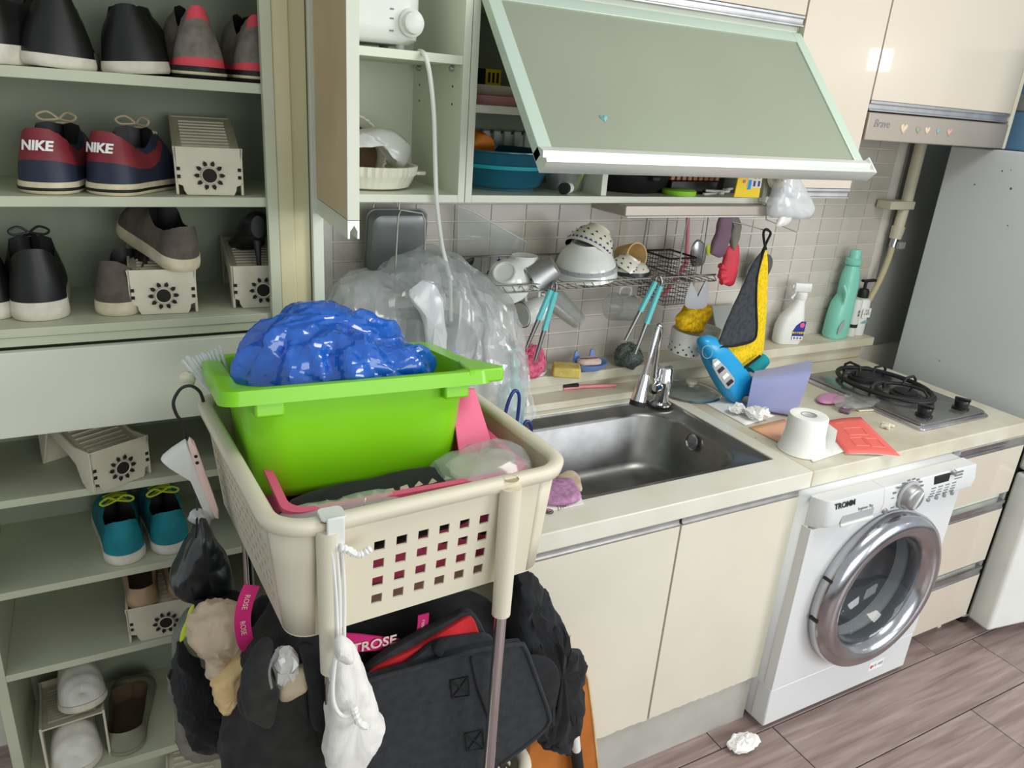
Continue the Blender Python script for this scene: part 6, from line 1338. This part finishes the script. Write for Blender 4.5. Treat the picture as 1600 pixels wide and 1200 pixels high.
# black neoprene support with red lining
ne = thing('neoprene_support', 'black neoprene back support with red lining hanging below the basket', 'support belt', at(700, 1200, 'Y', -.74)); c_ = Vector(ne.location)
def slab(pts, Y, th_, mat, name, bev=.003, k=3):
    P_ = catmull([at(p[0], p[1], 'Y', Y if len(p) < 3 else p[2]) - c_ for p in pts], k, True)
    cen = sum(P_, Vector()) / len(P_)
    return B().loft([[cen + (p - cen) * q + Vector((0, dy, 0)) for p in P_] for q, dy in ((.97, -.001), (1, .003), (1, th_ - .003), (.985, th_))]).ob(name, mat, ne, world=False, ang=30)
slab([(572, 1062), (575, 1042), (627, 1007), (705, 966), (725, 955), (741, 959), (757, 985), (765, 1030), (680, 1062), (600, 1078)], -.735, .012, 'cloth_neo', 'back_layer')
slab([(577, 1052), (605, 1035), (660, 1007), (710, 976), (730, 965), (740, 967), (749, 989), (752, 1012), (690, 1030), (620, 1055), (579, 1066)], -.742, .006, 'cloth_red', 'red_lining')
slab([(622, 1055), (657, 1021), (680, 1004), (720, 996), (760, 992), (772, 1002), (774, 1030), (700, 1055)], -.754, .008, 'cloth_neo', 'strap_layer')
slab([(566, 1070), (581, 1062), (690, 1032), (740, 1017), (808, 1007), (820, 1012), (835, 1050), (857, 1112), (857, 1130), (840, 1150), (782, 1195), (740, 1240), (560, 1240), (568, 1150)], -.77, .02, 'cloth_neo', 'front_panel', k=2)
B().tube([p for p in catmull([at(x, y, 'Y', -.772) - c_ for x, y in [(568, 1068), (581, 1062), (690, 1032), (740, 1017), (808, 1007), (820, 1012), (835, 1050), (857, 1112), (857, 1130), (840, 1150), (782, 1195)]], 4)], .0042, 8).ob('piping', 'cloth_neo', ne)
B().tube(catmull([at(x, y, 'Y', -.7725) - c_ for x, y in [(736, 1026), (745, 1070), (765, 1130), (772, 1200)]], 4), .0022, 6).ob('seam', 'cloth_black', ne)
for cx_, cy_, s_ in ((719, 1074, 15), (742, 1157, 15)):
    q = [at(cx_ + dx * s_, cy_ + dy * s_, 'Y', -.7735) - c_ for dx, dy in ((-1, -.75), (.85, -1.1), (1, .8), (-.8, 1.1))]
    B().tube(q, .0016, 5, True).ob('stitched_box', 'cloth_black', ne); B().tube([q[0], q[2]], .0014, 5).ob('stitched_cross', 'cloth_black', ne); B().tube([q[1], q[3]], .0014, 5).ob('stitched_cross', 'cloth_black', ne)
pillow([at(x, y, 'Y', -.76) - c_ for x, y in [(676, 1012), (684, 1000), (694, 1002), (692, 1020), (684, 1026)]], .012, 3).ob('buckle_loop', 'cloth_black', ne)
pillow([at(x, y, 'Y', -.765) - c_ for x, y in [(805, 1030), (850, 1025), (873, 1048), (870, 1085), (855, 1110), (830, 1080)]], .012, 3, bulge=.2).ob('side_flap', 'cloth_black', ne)
# black clothes at the right side
bagshape('black_clothes', 'bundle of black clothes bulging right of the chrome leg', 'cloth_black', [(790, 935), (820, 918), (845, 935), (866, 965), (866, 995), (845, 1005), (860, 1012), (895, 1030), (900, 1060), (895, 1150), (880, 1180), (845, 1178), (820, 1150), (790, 1060)], -.69, .11, .014, 11, 6, 'clothes', 'fabric', amp2=.007)
# wood board, pole, lower odds
wo = thing('wood_board', 'orange wood grain board standing beside the black clothes', 'board', at(890, 1205, 'Y', -.62)); c_ = Vector(wo.location)
wb_ = [at(x, y, 'Y', -.63) - c_ for x, y in [(885, 1010), (893, 1018), (910, 1040), (918, 1060), (925, 1110), (936, 1215), (820, 1230), (830, 1150)]]
B().loft([wb_, [p + Vector((0, .016, 0)) for p in wb_]]).ob('board', 'wood_red', wo, .002)
e_ = [wb_[i] + Vector((0, -.0005, 0)) for i in (0, 1, 2, 3, 4, 5)]
B().tube(e_, .003, 6).ob('worn_edge', 'cloth_yellow', wo)
po = thing('mop_pole', 'white mop pole with black grip leaning on the wood board', 'pole', at(905, 1215, 'Y', -.645)); c_ = Vector(po.location)
B().tube([at(893, 1100, 'Y', -.645) - c_, at(901, 1175, 'Y', -.65) - c_], .0105, 12).ob('pole', 'white_plas', po)
B().tube([at(900, 1172, 'Y', -.65) - c_, at(908, 1240, 'Y', -.655) - c_], .0135, 12).ob('grip', 'black_rub', po)
